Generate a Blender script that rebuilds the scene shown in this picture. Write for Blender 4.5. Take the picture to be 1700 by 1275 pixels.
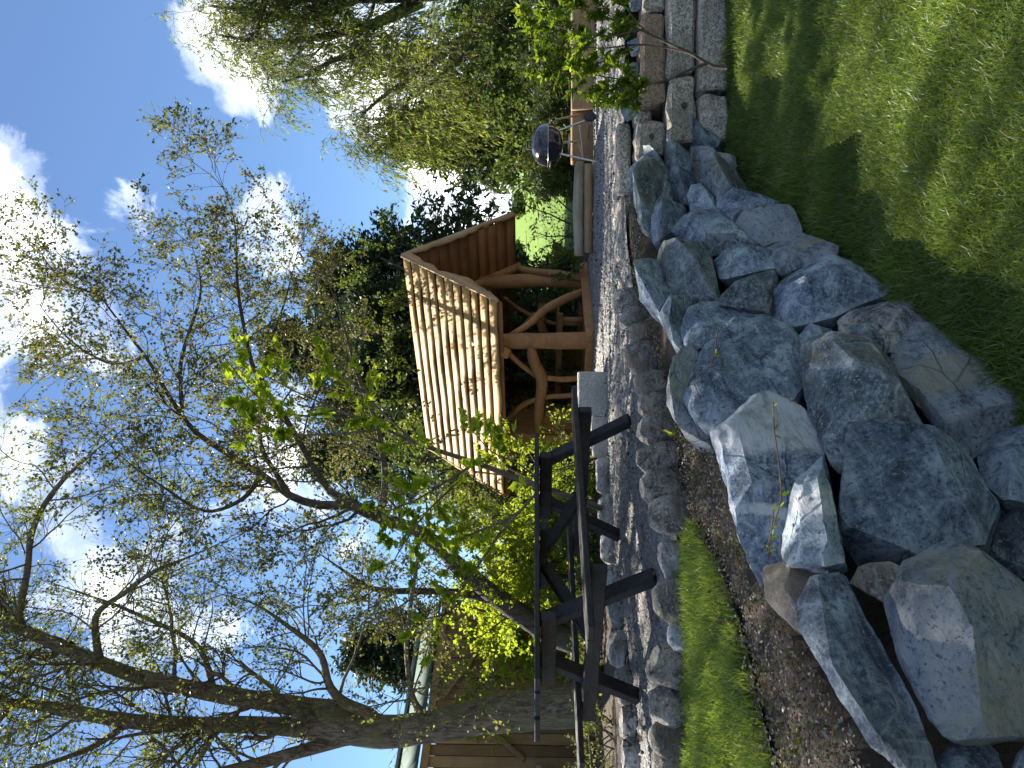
import bpy, bmesh, math, random
import numpy as np
from mathutils import Vector, Matrix, noise

random.seed(7)
rng = np.random.default_rng(11)
for o in list(bpy.data.objects):
    bpy.data.objects.remove(o)
S = bpy.context.scene
COL = S.collection

# ------------------------------------------------------------------ camera
CAMZ, F, HOR = 0.75, 1260.0, 888.0
TH = math.atan((HOR - 850.0) / F)
FWD = np.array([0.0, math.cos(TH), math.sin(TH)])
DWN = np.array([0.0, math.sin(TH), -math.cos(TH)])
RGT = np.array([1.0, 0.0, 0.0])
CAM = np.array([0.0, 0.0, CAMZ])
cd = bpy.data.cameras.new('camera')
cam = bpy.data.objects.new('camera', cd)
COL.objects.link(cam)
cd.sensor_width = 36.0
cd.lens = F / 1700.0 * 36.0
cd.clip_start = 0.05
cd.clip_end = 3000.0
# the photograph was taken on its side: the picture's right is down in the world
cam.matrix_world = Matrix(((DWN[0], RGT[0], -FWD[0], CAM[0]),
                           (DWN[1], RGT[1], -FWD[1], CAM[1]),
                           (DWN[2], RGT[2], -FWD[2], CAM[2]),
                           (0, 0, 0, 1)))
S.camera = cam

# ------------------------------------------------------------------ light
SUN_AZ, SUN_EL = math.radians(-40.0), math.radians(51.0)   # azimuth from +Y, negative = left
SUNV = np.array([math.sin(SUN_AZ) * math.cos(SUN_EL), math.cos(SUN_AZ) * math.cos(SUN_EL), math.sin(SUN_EL)])
S.view_settings.view_transform = 'Standard'
S.view_settings.look = 'None'
S.view_settings.exposure = 2.35
S.view_settings.gamma = 1.0
sd = bpy.data.lights.new('sun', 'SUN')
sd.energy = 3.2
sd.angle = math.radians(0.53)
sd.color = (1.0, 0.93, 0.82)
sun = bpy.data.objects.new('sun', sd)
COL.objects.link(sun)
sun.rotation_euler = Vector(SUNV).to_track_quat('Z', 'Y').to_euler()


def ray(px, py):
    return FWD * F + DWN * (px - 850.0) + RGT * (637.5 - py)


def at_depth(px, py, D):
    r = ray(px, py)
    return CAM + r * (D / r[1])


def at_z(px, py, z):
    r = ray(px, py)
    return CAM + r * ((z - CAMZ) / r[2])


# ------------------------------------------------------------------ node helpers
class NT:
    def __init__(self, tree):
        self.t = tree
        self.n = tree.nodes
        self.l = tree.links

    def new(self, kind, **kw):
        nd = self.n.new(kind)
        for k, v in kw.items():
            setattr(nd, k, v)
        return nd

    def put(self, sock, v):
        if hasattr(v, 'is_output') or isinstance(v, bpy.types.NodeSocket):
            self.l.new(v, sock)
        else:
            sock.default_value = v

    def math(self, op, a, b=0.0, c=0.0, clamp=False):
        nd = self.new('ShaderNodeMath', operation=op, use_clamp=clamp)
        for i, v in enumerate((a, b, c)):
            self.put(nd.inputs[i], v)
        return nd.outputs[0]

    def vmath(self, op, a, b=(0, 0, 0), scale=None):
        nd = self.new('ShaderNodeVectorMath', operation=op)
        self.put(nd.inputs[0], a)
        if op != 'SCALE' and op != 'NORMALIZE' and op != 'LENGTH':
            self.put(nd.inputs[1], b)
        if scale is not None:
            self.put(nd.inputs['Scale'], scale)
        return nd

    def noise(self, vec, scale, detail=4.0, rough=0.55, dist=0.0):
        nd = self.new('ShaderNodeTexNoise')
        if vec is not None:
            self.put(nd.inputs['Vector'], vec)
        nd.inputs['Scale'].default_value = scale
        nd.inputs['Detail'].default_value = detail
        nd.inputs['Roughness'].default_value = rough
        nd.inputs['Distortion'].default_value = dist
        return nd.outputs['Fac']

    def ramp(self, fac, stops, interp='LINEAR'):
        nd = self.new('ShaderNodeValToRGB')
        nd.color_ramp.interpolation = interp
        els = nd.color_ramp.elements
        while len(els) < len(stops):
            els.new(0.5)
        for e, (p, c) in zip(els, stops):
            e.position = p
            e.color = (c, c, c, 1) if isinstance(c, (int, float)) else (c[0], c[1], c[2], 1)
        self.put(nd.inputs[0], fac)
        return nd.outputs[0]

    def mix(self, fac, a, b, blend='MIX'):
        nd = self.new('ShaderNodeMix', data_type='RGBA', blend_type=blend)
        self.put(nd.inputs[0], fac)
        for s, v in ((6, a), (7, b)):
            if isinstance(v, tuple):
                v = (v[0], v[1], v[2], 1)
            self.put(nd.inputs[s], v)
        return nd.outputs[2]

    def bump(self, h, strength, dist, normal=None):
        nd = self.new('ShaderNodeBump')
        nd.inputs['Strength'].default_value = strength
        nd.inputs['Distance'].default_value = dist
        self.put(nd.inputs['Height'], h)
        if normal is not None:
            self.put(nd.inputs['Normal'], normal)
        return nd.outputs[0]


def new_mat(name):
    m = bpy.data.materials.new(name)
    m.use_nodes = True
    t = NT(m.node_tree)
    b = m.node_tree.nodes['Principled BSDF']
    b.inputs['Specular IOR Level'].default_value = 0.3
    return m, t, b


def obj_coords(t, scale=(1, 1, 1), rnd=True):
    tc = t.new('ShaderNodeTexCoord')
    mp = t.new('ShaderNodeMapping')
    t.l.new(tc.outputs['Object'], mp.inputs['Vector'])
    mp.inputs['Scale'].default_value = scale
    if rnd:
        oi = t.new('ShaderNodeObjectInfo')
        off = t.math('MULTIPLY', oi.outputs['Random'], 37.0)
        cx = t.new('ShaderNodeCombineXYZ')
        for i in range(3):
            t.l.new(off, cx.inputs[i])
        t.l.new(cx.outputs[0], mp.inputs['Location'])
        return mp.outputs[0], oi.outputs['Random']
    return mp.outputs[0], None


# ------------------------------------------------------------------ world
W = bpy.data.worlds.new('World')
S.world = W
W.use_nodes = True
w = NT(W.node_tree)
bg = W.node_tree.nodes['Background']
sky = w.new('ShaderNodeTexSky', sky_type='NISHITA')
sky.sun_disc = False
sky.sun_elevation = SUN_EL
sky.sun_rotation = SUN_AZ
sky.altitude = 300.0
sky.air_density = 1.0
sky.dust_density = 0.2
sky.ozone_density = 1.3
tc = w.new('ShaderNodeTexCoord')
dirn = w.vmath('NORMALIZE', tc.outputs['Generated']).outputs[0]
sep = w.new('ShaderNodeSeparateXYZ')
w.l.new(dirn, sep.inputs[0])
den = w.math('ADD', w.math('MAXIMUM', sep.outputs[2], 0.0), 0.22)
cx = w.new('ShaderNodeCombineXYZ')
w.l.new(w.math('DIVIDE', sep.outputs[0], den), cx.inputs[0])
w.l.new(w.math('DIVIDE', sep.outputs[1], den), cx.inputs[1])
w.l.new(w.math('MULTIPLY', sep.outputs[2], 0.8), cx.inputs[2])
n1 = w.math('ADD', w.math('MULTIPLY', w.noise(cx.outputs[0], 3.6, 12.0, 0.62, 0.35), 0.5), w.math('MULTIPLY', w.noise(dirn, 16.0, 12.0, 0.66, 0.5), 0.5))
n2 = w.noise(cx.outputs[0], 1.1, 3.0, 0.5, 0.0)
# cloud banks: centre pixel, radius in pixels, weight
CLOUDS = [(330, 45, 34, .8), (360, 82, 44, 1.1), (395, 120, 44, 1.1), (425, 158, 34, .9), (450, 30, 50, .6), (375, 165, 22, .4),
          (430, 205, 24, .45), (272, 228, 26, .75), (147, 176, 16, .5), (190, 275, 26, .5), (-30, 250, 60, .8), (10, 330, 66, .9),
          (60, 420, 60, .7), (225, 335, 34, .8), (455, 300, 46, .9), (430, 380, 60, .8), (500, 420, 60, .7), (560, 440, 60, .5),
          (560, 100, 60, .9), (620, 170, 60, .9), (590, 205, 28, .6), (690, 265, 48, .9), (740, 320, 60, .9), (800, 330, 70, 1.), (760, 380, 50, .9), (700, 100, 120, .7),
          (100, 560, 60, .8), (40, 720, 60, .6), (120, 840, 60, .8), (190, 990, 70, .9), (330, 1060, 50, .8), (300, 880, 50, .6), (90, 1010, 40, .5), (230, 1120, 40, .6), (150, 900, 90, .5), (380, 1000, 80, .45), (60, 780, 60, .5), (250, 620, 50, .5), (480, 760, 70, .5),
          (420, 700, 70, .8), (430, 830, 60, .6), (500, 1060, 50, .7), (560, 900, 60, .7), (-250, 950, 180, .7), (-200, 500, 150, .6),
          # open blue between the banks
          (450, 650, 560, -.55),
          (180, 110, 120, -.8), (60, 120, 120, -.6), (520, 240, 90, -1.0), (340, 260, 45, -.6), (610, 370, 60, -.7), (640, 420, 60, -.5), (150, 230, 60, -.5), (110, 330, 30, -.5), (480, 170, 30, -.5),
          (60, 640, 60, -.9), (20, 900, 90, -1.0), (250, 820, 70, -.9), (60, 1130, 90, -1.0), (420, 950, 70, -.9), (300, 560, 50, -.7), (180, 700, 40, -.8), (430, 1150, 70, -.8), (330, 1250, 60, -1.), (600, 1150, 90, -.8), (330, 700, 50, -.8)]
acc = None
for (px, py, rad, wt) in CLOUDS:
    r = ray(px, py)
    r = r / np.linalg.norm(r)
    cosang = F / math.sqrt(F * F + (px - 850) ** 2 + (py - 637.5) ** 2)
    sig = rad / F * cosang * 1.05
    dp = w.vmath('DOT_PRODUCT', dirn, tuple(float(v) for v in r)).outputs['Value']
    g = w.math('EXPONENT', w.math('DIVIDE', w.math('SUBTRACT', dp, 1.0), sig * sig))
    acc = w.math('MULTIPLY_ADD', g, wt, acc if acc is not None else 0.0)
field = w.math('ADD', w.math('MULTIPLY', acc, 0.40), w.math('MULTIPLY', w.math('SUBTRACT', n1, 0.5), 2.1))
field = w.math('ADD', field, w.math('MULTIPLY', w.math('SUBTRACT', n2, 0.32), 0.5))  # raises cloud cover, also out of view, for added fill light
mask = w.ramp(field, [(0.04, 0.0), (0.26, 0.30), (0.62, 1.0)], 'EASE')
shade = w.noise(cx.outputs[0], 6.0, 5.0, 0.6, 0.0)
ccol = w.ramp(shade, [(0.34, (2.4, 2.7, 3.2)), (0.5, (4.6, 4.8, 5.2)), (0.64, (9.5, 9.4, 9.2))])
skyc = w.mix(1.0, sky.outputs[0], (0.19, 0.248, 0.31), 'MULTIPLY')
# thin milky veil so that the blue is a pale spring blue
skyc = w.mix(0.05, skyc, (2.0, 2.4, 2.9))
w.l.new(w.mix(mask, skyc, ccol), bg.inputs['Color'])
bg.inputs['Strength'].default_value = 0.10

# ------------------------------------------------------------------ mesh helpers
def link(o, parent=None):
    COL.objects.link(o)
    if parent is not None:
        o.parent = parent
    return o


def tag(o, label=None, cat=None, group=None, kind=None):
    if label: o['label'] = label
    if cat: o['category'] = cat
    if group: o['group'] = group
    if kind: o['kind'] = kind
    return o


def empty(name, loc=(0, 0, 0), rz=0.0):
    o = bpy.data.objects.new(name, None)
    o.location = loc
    o.rotation_euler = (0, 0, rz)
    o.empty_display_size = 0.1
    return link(o)


def fast_mesh(name, V, Q, smooth=False):
    """V (n,3) floats, Q (m,k) ints with k = 3 or 4 (or list of such arrays)"""
    V = np.asarray(V, dtype=np.float32)
    Qs = Q if isinstance(Q, list) else [Q]
    Qs = [np.asarray(q, dtype=np.int32) for q in Qs if len(q)]
    me = bpy.data.meshes.new(name)
    me.vertices.add(len(V))
    me.vertices.foreach_set('co', V.ravel())
    loops = np.concatenate([q.ravel() for q in Qs])
    starts, off = [], 0
    for q in Qs:
        starts.append(off + np.arange(len(q), dtype=np.int32) * q.shape[1])
        off += q.size
    me.loops.add(len(loops))
    me.loops.foreach_set('vertex_index', loops)
    st = np.concatenate(starts)
    me.polygons.add(len(st))
    me.polygons.foreach_set('loop_start', st)
    me.update(calc_edges=True)
    if smooth:
        me.polygons.foreach_set('use_smooth', np.ones(len(st), dtype=bool))
    me.validate()
    return me


def mobj(name, me, mat, parent=None, loc=None):
    o = bpy.data.objects.new(name, me)
    if mat is not None and len(me.materials) == 0:
        me.materials.append(mat)
    if loc is not None:
        o.location = loc
    return link(o, parent)


def bm_obj(name, bm, mat, parent=None, loc=None, smooth=False):
    me = bpy.data.meshes.new(name)
    bm.normal_update()
    bm.to_mesh(me)
    bm.free()
    if smooth:
        me.polygons.foreach_set('use_smooth', np.ones(len(me.polygons), dtype=bool))
    return mobj(name, me, mat, parent, loc)


def box_bm(size, bevel=0.0, mat4=None, jitter=0.0):
    bm = bmesh.new()
    bmesh.ops.create_cube(bm, size=1.0)
    for v in bm.verts:
        v.co = Vector((v.co.x * size[0], v.co.y * size[1], v.co.z * size[2]))
        if jitter:
            v.co += Vector((random.uniform(-1, 1), random.uniform(-1, 1), random.uniform(-1, 1))) * jitter
    if bevel:
        bmesh.ops.bevel(bm, geom=list(bm.edges), offset=bevel, segments=1, affect='EDGES', profile=0.6)
    if mat4 is not None:
        bm.transform(mat4)
    return bm


def beam_matrix(a, b, up=(0, 0, 1)):
    """local X from a to b, origin at the middle"""
    a, b = Vector(a), Vector(b)
    x = (b - a).normalized()
    u = Vector(up)
    if abs(x.dot(u)) > 0.98:
        u = Vector((1, 0, 0))
    y = u.cross(x).normalized()
    z = x.cross(y)
    m = Matrix((x, y, z)).transposed().to_4x4()
    m.translation = (a + b) / 2
    return m, (b - a).length


def beam(name, a, b, wid, thick, mat, parent, up=(0, 0, 1), bevel=0.006):
    m, L = beam_matrix(a, b, up)
    return bm_obj(name, box_bm((L, wid, thick), bevel, m), mat, parent)


def frames(P):
    """P (B,n,3) -> tangents, two normals"""
    T = np.empty_like(P)
    T[:, 1:-1] = P[:, 2:] - P[:, :-2]
    T[:, 0] = P[:, 1] - P[:, 0]
    T[:, -1] = P[:, -1] - P[:, -2]
    T /= np.linalg.norm(T, axis=2, keepdims=True) + 1e-9
    ref = np.zeros((len(P), 1, 3))
    d = np.abs(T.mean(axis=1))
    ref[np.arange(len(P)), 0, np.argmin(d, axis=1)] = 1.0
    N = np.cross(T, ref)
    N /= np.linalg.norm(N, axis=2, keepdims=True) + 1e-9
    Bn = np.cross(T, N)
    return T, N, Bn


def tubes(P, R, sides):
    P = np.asarray(P, float)
    R = np.asarray(R, float)
    B, n, _ = P.shape
    T, N, Bn = frames(P)
    ang = np.arange(sides) * 2 * np.pi / sides
    ca, sa = np.cos(ang), np.sin(ang)
    V = P[:, :, None, :] + R[:, :, None, None] * (N[:, :, None, :] * ca[None, None, :, None] + Bn[:, :, None, :] * sa[None, None, :, None])
    V = V.reshape(-1, 3)
    b, i, k = np.meshgrid(np.arange(B), np.arange(n - 1), np.arange(sides), indexing='ij')
    k2 = (k + 1) % sides
    base = b * n * sides
    Q = np.stack([base + i * sides + k, base + i * sides + k2, base + (i + 1) * sides + k2, base + (i + 1) * sides + k], axis=-1).reshape(-1, 4)
    return V, Q


class Mesher:
    def __init__(self):
        self.V, self.Q4, self.Q3, self.n = [], [], [], 0

    def add(self, V, Q):
        Q = np.asarray(Q)
        if len(Q) == 0: return
        self.V.append(V)
        (self.Q4 if Q.shape[1] == 4 else self.Q3).append(Q + self.n)
        self.n += len(V)

    def obj(self, name, mat, parent=None, smooth=False):
        Qs = []
        if self.Q4: Qs.append(np.concatenate(self.Q4))
        if self.Q3: Qs.append(np.concatenate(self.Q3))
        me = fast_mesh(name, np.concatenate(self.V), Qs, smooth)
        return mobj(name, me, mat, parent)


def resample(pts, n):
    """Catmull-Rom-ish smooth resample of a list of (k+d) rows to n rows"""
    A = np.asarray(pts, float)
    seg = np.linalg.norm(np.diff(A[:, :3], axis=0), axis=1)
    s = np.concatenate([[0], np.cumsum(seg)])
    x = np.linspace(0, s[-1], n)
    m = np.gradient(A, s, axis=0)
    out = np.empty((n, A.shape[1]))
    idx = np.clip(np.searchsorted(s, x, side='right') - 1, 0, len(s) - 2)
    h = (s[idx + 1] - s[idx])[:, None]
    t = ((x - s[idx])[:, None]) / h
    out = ((2 * t**3 - 3 * t**2 + 1) * A[idx] + (t**3 - 2 * t**2 + t) * h * m[idx]
           + (-2 * t**3 + 3 * t**2) * A[idx + 1] + (t**3 - t**2) * h * m[idx + 1])
    return out


def log_obj(name, pts, radii, mat, parent, sides=12, n=14, rough=0.06, seed=0):
    """a round debarked log: knobbly tapered tube with closed ends"""
    A = resample([list(p) + [r] for p, r in zip(pts, radii)], n)
    P, R = A[None, :, :3], A[None, :, 3]
    V, Q = tubes(P, R, sides)
    C = np.repeat(A[:, :3], sides, axis=0)
    off = V - C
    for i in range(len(V)):
        v = V[i] * 4.0 + seed * 3.1
        off[i] *= 1.0 + rough * 2.0 * noise.noise(Vector(v))
    V = C + off
    nv = len(V)
    V = np.concatenate([V, A[:1, :3], A[-1:, :3]])
    k = np.arange(sides)
    c0 = np.stack([(k + 1) % sides, k, np.full(sides, nv)], 1)
    c1 = np.stack([(n - 1) * sides + k, (n - 1) * sides + (k + 1) % sides, np.full(sides, nv + 1)], 1)
    me = fast_mesh(name, V, [Q, c0, c1], smooth=True)
    return mobj(name, me, mat, parent)


def unit(v):
    return v / (np.linalg.norm(v, axis=-1, keepdims=True) + 1e-9)


def children(P, R, k, L0, L1, a0, a1, n, wig=0.18, trop=0.05, t0=0.15, t1=1.0, rfac=0.6, rmin=0.002, taper=0.25, gravity=None, lenfall=0.45):
    """grow k child shoots from each shoot of a batch P (B,m,3), R (B,m)"""
    B, m, _ = P.shape
    N = B * k
    pi = np.repeat(np.arange(B), k)
    t = rng.uniform(t0, t1, N)
    x = t * (m - 1)
    i = np.minimum(x.astype(int), m - 2)
    f = (x - i)[:, None]
    pos = P[pi, i] * (1 - f) + P[pi, i + 1] * f
    tan = unit(P[pi, i + 1] - P[pi, i])
    r0 = (R[pi, i] * (1 - f[:, 0]) + R[pi, i + 1] * f[:, 0]) * rfac * rng.uniform(0.7, 1.0, N)
    r0 = np.maximum(r0, rmin)
    perp = unit(np.cross(tan, rng.normal(size=(N, 3))))
    a = np.radians(rng.uniform(a0, a1, N))[:, None]
    d = unit(np.cos(a) * tan + np.sin(a) * perp)
    L = rng.uniform(L0, L1, N) * (1 - lenfall * t)
    out = np.empty((N, n, 3))
    out[:, 0] = pos
    g = np.array([0, 0, 1.0])
    for j in range(1, n):
        d = unit(d + rng.normal(size=(N, 3)) * wig + g * trop)
        if gravity is not None:
            d = unit(d + np.array([0, 0, -gravity]) * (j / n))
        out[:, j] = out[:, j - 1] + d * (L / (n - 1))[:, None]
    rad = r0[:, None] * np.linspace(1, taper, n)[None, :]
    return out, rad


def leaves_on(P, k, size, ratio=0.42, t0=0.2, spread=0.9, droop=0.0, jit=0.0):
    B, m, _ = P.shape
    N = B * k
    pi = np.repeat(np.arange(B), k)
    t = rng.uniform(t0, 1.0, N)
    x = t * (m - 1)
    i = np.minimum(x.astype(int), m - 2)
    f = (x - i)[:, None]
    pos = P[pi, i] * (1 - f) + P[pi, i + 1] * f
    if jit:
        pos = pos + rng.normal(size=pos.shape) * jit
    tan = unit(P[pi, i + 1] - P[pi, i])
    d = unit(tan + rng.normal(size=(N, 3)) * spread + np.array([0, 0, -droop]))
    return leaf_quads(pos, d, size, ratio)


def leaf_quads(pos, d, size, ratio):
    N = len(pos)
    L = (size * rng.uniform(0.6, 1.25, N))[:, None]
    side = unit(np.cross(d, rng.normal(size=(N, 3)))) * L * ratio
    mid = pos + d * L * 0.45
    V = np.stack([pos, mid + side, pos + d * L, mid - side], axis=1).reshape(-1, 3)
    Q = np.arange(N * 4).reshape(-1, 4)
    return V, Q


# ------------------------------------------------------------------ materials
def mat_leaf(name, c1, c2, c3=None, trans=0.5, rough=0.5, nscale=0.8, spec=0.18):
    m, t, b = new_mat(name)
    geo = t.new('ShaderNodeNewGeometry')
    stops = [(0.0, c1), (0.6, c2)] + ([(1.0, c3)] if c3 else [])
    col = t.ramp(geo.outputs['Random Per Island'], stops)
    n = t.noise(geo.outputs['Position'], nscale, 2.0)
    col = t.mix(t.ramp(n, [(0.35, 0.0), (0.65, 0.55)]), col, tuple(0.6 * c for c in c1))
    t.put(b.inputs['Base Color'], col)
    b.inputs['Roughness'].default_value = rough
    b.inputs['Specular IOR Level'].default_value = spec
    tr = t.new('ShaderNodeBsdfTranslucent')
    t.put(tr.inputs['Color'], t.mix(1.0, col, (1.35, 1.25, 0.55), 'MULTIPLY'))
    ms = t.new('ShaderNodeMixShader')
    ms.inputs[0].default_value = trans
    t.l.new(b.outputs[0], ms.inputs[1])
    t.l.new(tr.outputs[0], ms.inputs[2])
    t.l.new(ms.outputs[0], m.node_tree.nodes['Material Output'].inputs['Surface'])
    return m


def mat_bark(name, c1, c2, moss=None, scale=9.0, bump=0.6):
    m, t, b = new_mat(name)
    geo = t.new('ShaderNodeNewGeometry')
    mp = t.new('ShaderNodeMapping')
    t.l.new(geo.outputs['Position'], mp.inputs['Vector'])
    mp.inputs['Scale'].default_value = (1, 1, 0.22)
    n = t.noise(mp.outputs[0], scale * 2.2, 6.0, 0.65, 1.2)
    n2 = t.noise(geo.outputs['Position'], 2.5, 4.0)
    col = t.ramp(n, [(0.36, c1), (0.62, c2)])
    if moss:
        col = t.mix(t.ramp(n2, [(0.5, 0.0), (0.66, 0.7)]), col, moss)
    t.put(b.inputs['Base Color'], col)
    b.inputs['Roughness'].default_value = 0.9
    t.put(b.inputs['Normal'], t.bump(n, bump, 0.05))
    return m


def mat_wood(name, c1, c2, dark, axis='X', rough=0.7, scale=1.0, bump=0.25, vary=0.25):
    m, t, b = new_mat(name)
    sc = {'X': (0.6, 9, 9), 'Y': (9, 0.6, 9), 'Z': (9, 9, 0.6)}[axis]
    v, rnd = obj_coords(t, tuple(s * scale for s in sc))
    n = t.noise(v, 2.2, 7.0, 0.62, 0.6)
    v2, _ = obj_coords(t, (1, 1, 1))
    n2 = t.noise(v2, 2.6 * scale, 4.0)
    col = t.ramp(n, [(0.3, c1), (0.7, c2)])
    col = t.mix(t.ramp(n2, [(0.45, 0.0), (0.75, 0.8)]), col, dark)
    val = t.new('ShaderNodeHueSaturation')
    t.put(val.inputs['Color'], col)
    t.put(val.inputs['Value'], t.math('ADD', t.math('MULTIPLY', rnd, 2 * vary), 1.0 - vary))
    t.put(b.inputs['Base Color'], val.outputs[0])
    b.inputs['Roughness'].default_value = rough
    t.put(b.inputs['Normal'], t.bump(n, bump, 0.02))
    return m


def mat_rock(name, lo, mid, hi, vein=(0.45, 0.48, 0.51), veins=0.7, stain=None, bands=None, rust=None):
    m, t, b = new_mat(name)
    v, rnd = obj_coords(t)
    vs, _ = obj_coords(t, (1.0, 0.45, 1.9))
    n = t.noise(v, 3.2, 8.0, 0.7, 0.5)
    n2 = t.noise(vs, 7.0, 10.0, 0.74, 0.9)
    nw_ = t.noise(vs, 15.0, 9.0, 0.74, 1.2)
    nf = t.noise(v, 70.0, 5.0, 0.75)
    f = t.math('ADD', t.math('MULTIPLY', n, 0.45), t.math('MULTIPLY', n2, 0.55))
    col = t.ramp(f, [(0.40, tuple(0.7 * c for c in lo)), (0.49, mid), (0.58, tuple(1.12 * c for c in hi))])
    # pale wisps and scratches of the schist
    col = t.mix(t.math('MULTIPLY', t.ramp(nw_, [(0.55, 0.0), (0.60, 0.6), (0.66, 0.9)]), t.ramp(t.noise(v, 2.4, 4.0, 0.6), [(0.42, 0.12), (0.6, 1.0)])), col, vein)
    col = t.mix(t.ramp(nw_, [(0.34, 0.7), (0.45, 0.0)]), col, tuple(0.5 * c for c in lo))
    col = t.mix(t.ramp(nf, [(0.56, 0.0), (0.63, 0.7)]), col, vein)
    col = t.mix(t.ramp(nf, [(0.38, 0.8), (0.45, 0.0)]), col, tuple(0.4 * c for c in lo))
    nd_ = t.noise(v, 1.7, 5.0, 0.6, 0.3)
    col = t.mix(t.ramp(nd_, [(0.55, 0.0), (0.68, 0.45)]), col, (0.11, 0.105, 0.08))
    if rust:
        nr = t.noise(v, 2.3, 6.0, 0.65, 0.5)
        col = t.mix(t.ramp(nr, [(0.53, 0.0), (0.64, 0.75)]), col, rust)
    if bands:
        # quartz bands across the stone: (centre, half width, colour) along local X
        tcb = t.new('ShaderNodeTexCoord')
        sx = t.new('ShaderNodeSeparateXYZ')
        t.l.new(tcb.outputs['Object'], sx.inputs[0])
        xw = t.math('ADD', sx.outputs[0], t.math('MULTIPLY', t.math('SUBTRACT', t.noise(v, 5.0, 5.0), 0.5), 0.11))
        xw = t.math('ADD', xw, t.math('MULTIPLY', t.math('SUBTRACT', nf, 0.5), 0.03))
        for (c, hw, bc) in bands:
            d = t.math('ABSOLUTE', t.math('SUBTRACT', xw, c))
            k = t.ramp(t.math('DIVIDE', d, hw), [(0.7, 0.9), (1.0, 0.0)])
            k = t.math('MULTIPLY', k, t.ramp(n2, [(0.36, 0.35), (0.52, 1.0)]))
            col = t.mix(k, col, bc)
    # thin quartz veins
    vo = t.new('ShaderNodeTexVoronoi', feature='DISTANCE_TO_EDGE')
    nw = t.new('ShaderNodeTexNoise')
    t.l.new(v, nw.inputs['Vector'])
    nw.inputs['Scale'].default_value = 3.0
    wv = t.vmath('ADD', v, t.vmath('SCALE', nw.outputs['Color'], scale=0.55).outputs[0]).outputs[0]
    t.l.new(wv, vo.inputs['Vector'])
    vo.inputs['Scale'].default_value = 3.0
    vk = t.math('MULTIPLY', t.ramp(vo.outputs['Distance'], [(0.0, 1.0), (0.03, 0.0)]), t.ramp(n, [(0.42, 0.0), (0.56, veins)]))
    col = t.mix(vk, col, vein)
    vc = t.new('ShaderNodeTexVoronoi', feature='DISTANCE_TO_EDGE')
    t.l.new(t.vmath('ADD', vs, t.vmath('SCALE', nw.outputs['Color'], scale=0.12).outputs[0]).outputs[0], vc.inputs['Vector'])
    vc.inputs['Scale'].default_value = 2.6
    crack = t.math('MULTIPLY', t.ramp(vc.outputs['Distance'], [(0.0, 1.0), (0.014, 0.0)]), t.ramp(nd_, [(0.38, 0.6), (0.5, 0.0)]))
    col = t.mix(crack, col, tuple(0.3 * c for c in lo))
    geo = t.new('ShaderNodeNewGeometry')
    # chipped, paler edges
    col = t.mix(t.math('MULTIPLY', t.ramp(geo.outputs['Pointiness'], [(0.51, 0.0), (0.60, 0.8)]), t.ramp(n2, [(0.4, 0.3), (0.6, 1.0)])), col, vein)
    hs = t.new('ShaderNodeHueSaturation')
    t.put(hs.inputs['Color'], col)
    t.put(hs.inputs['Value'], t.math('ADD', t.math('MULTIPLY', rnd, 0.45), 0.78))
    t.put(b.inputs['Base Color'], hs.outputs[0])
    b.inputs['Roughness'].default_value = 0.78
    hgt = t.math('ADD', t.math('ADD', t.math('MULTIPLY', n2, 0.8), t.math('MULTIPLY', nw_, 0.5)), t.math('MULTIPLY', nf, 0.25))
    hgt = t.math('SUBTRACT', hgt, t.math('MULTIPLY', crack, 0.5))
    t.put(b.inputs['Normal'], t.bump(hgt, 1.0, 0.05))
    return m


M = {}
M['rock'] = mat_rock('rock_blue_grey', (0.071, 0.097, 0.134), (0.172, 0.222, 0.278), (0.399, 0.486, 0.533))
M['rock_green'] = mat_rock('rock_green_grey', (0.080, 0.105, 0.115), (0.175, 0.218, 0.234), (0.329, 0.395, 0.401), vein=(0.640, 0.640, 0.640), rust=(0.230, 0.206, 0.134))
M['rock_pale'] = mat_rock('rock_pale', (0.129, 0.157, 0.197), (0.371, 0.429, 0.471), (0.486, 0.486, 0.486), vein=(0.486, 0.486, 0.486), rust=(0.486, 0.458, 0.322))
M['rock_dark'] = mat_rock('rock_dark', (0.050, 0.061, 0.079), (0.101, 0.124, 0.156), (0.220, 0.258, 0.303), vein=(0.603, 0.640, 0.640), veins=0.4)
M['rock_orange'] = mat_rock('rock_orange', (0.050, 0.055, 0.067), (0.155, 0.155, 0.155), (0.522, 0.462, 0.382), vein=(0.576, 0.576, 0.576), rust=(0.576, 0.543, 0.342))
M['rock_brown'] = mat_rock('rock_brown', (0.097, 0.083, 0.071), (0.219, 0.192, 0.161), (0.403, 0.355, 0.297), vein=(0.640, 0.635, 0.558), veins=0.2, rust=(0.286, 0.215, 0.144))
M['rock_flag'] = mat_rock('rock_flag', (0.212, 0.202, 0.187), (0.403, 0.384, 0.355), (0.640, 0.640, 0.640), vein=(0.640, 0.640, 0.640), veins=0.2)
M['rock_band'] = mat_rock('rock_band', (0.080, 0.105, 0.146), (0.170, 0.218, 0.283), (0.359, 0.434, 0.530), vein=(0.640, 0.640, 0.640), veins=0.35,
                          bands=[(0.24, 0.13, (0.640, 0.640, 0.640)), (-0.055, 0.022, (0.640, 0.640, 0.640)), (-0.36, 0.03, (0.640, 0.640, 0.640))])
M['rock_wedge'] = mat_rock('rock_wedge', (0.111, 0.146, 0.194), (0.275, 0.348, 0.428), (0.474, 0.544, 0.544),
                           bands=[(0.085, 0.045, (0.640, 0.640, 0.640))])
M['granite'] = None


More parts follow.
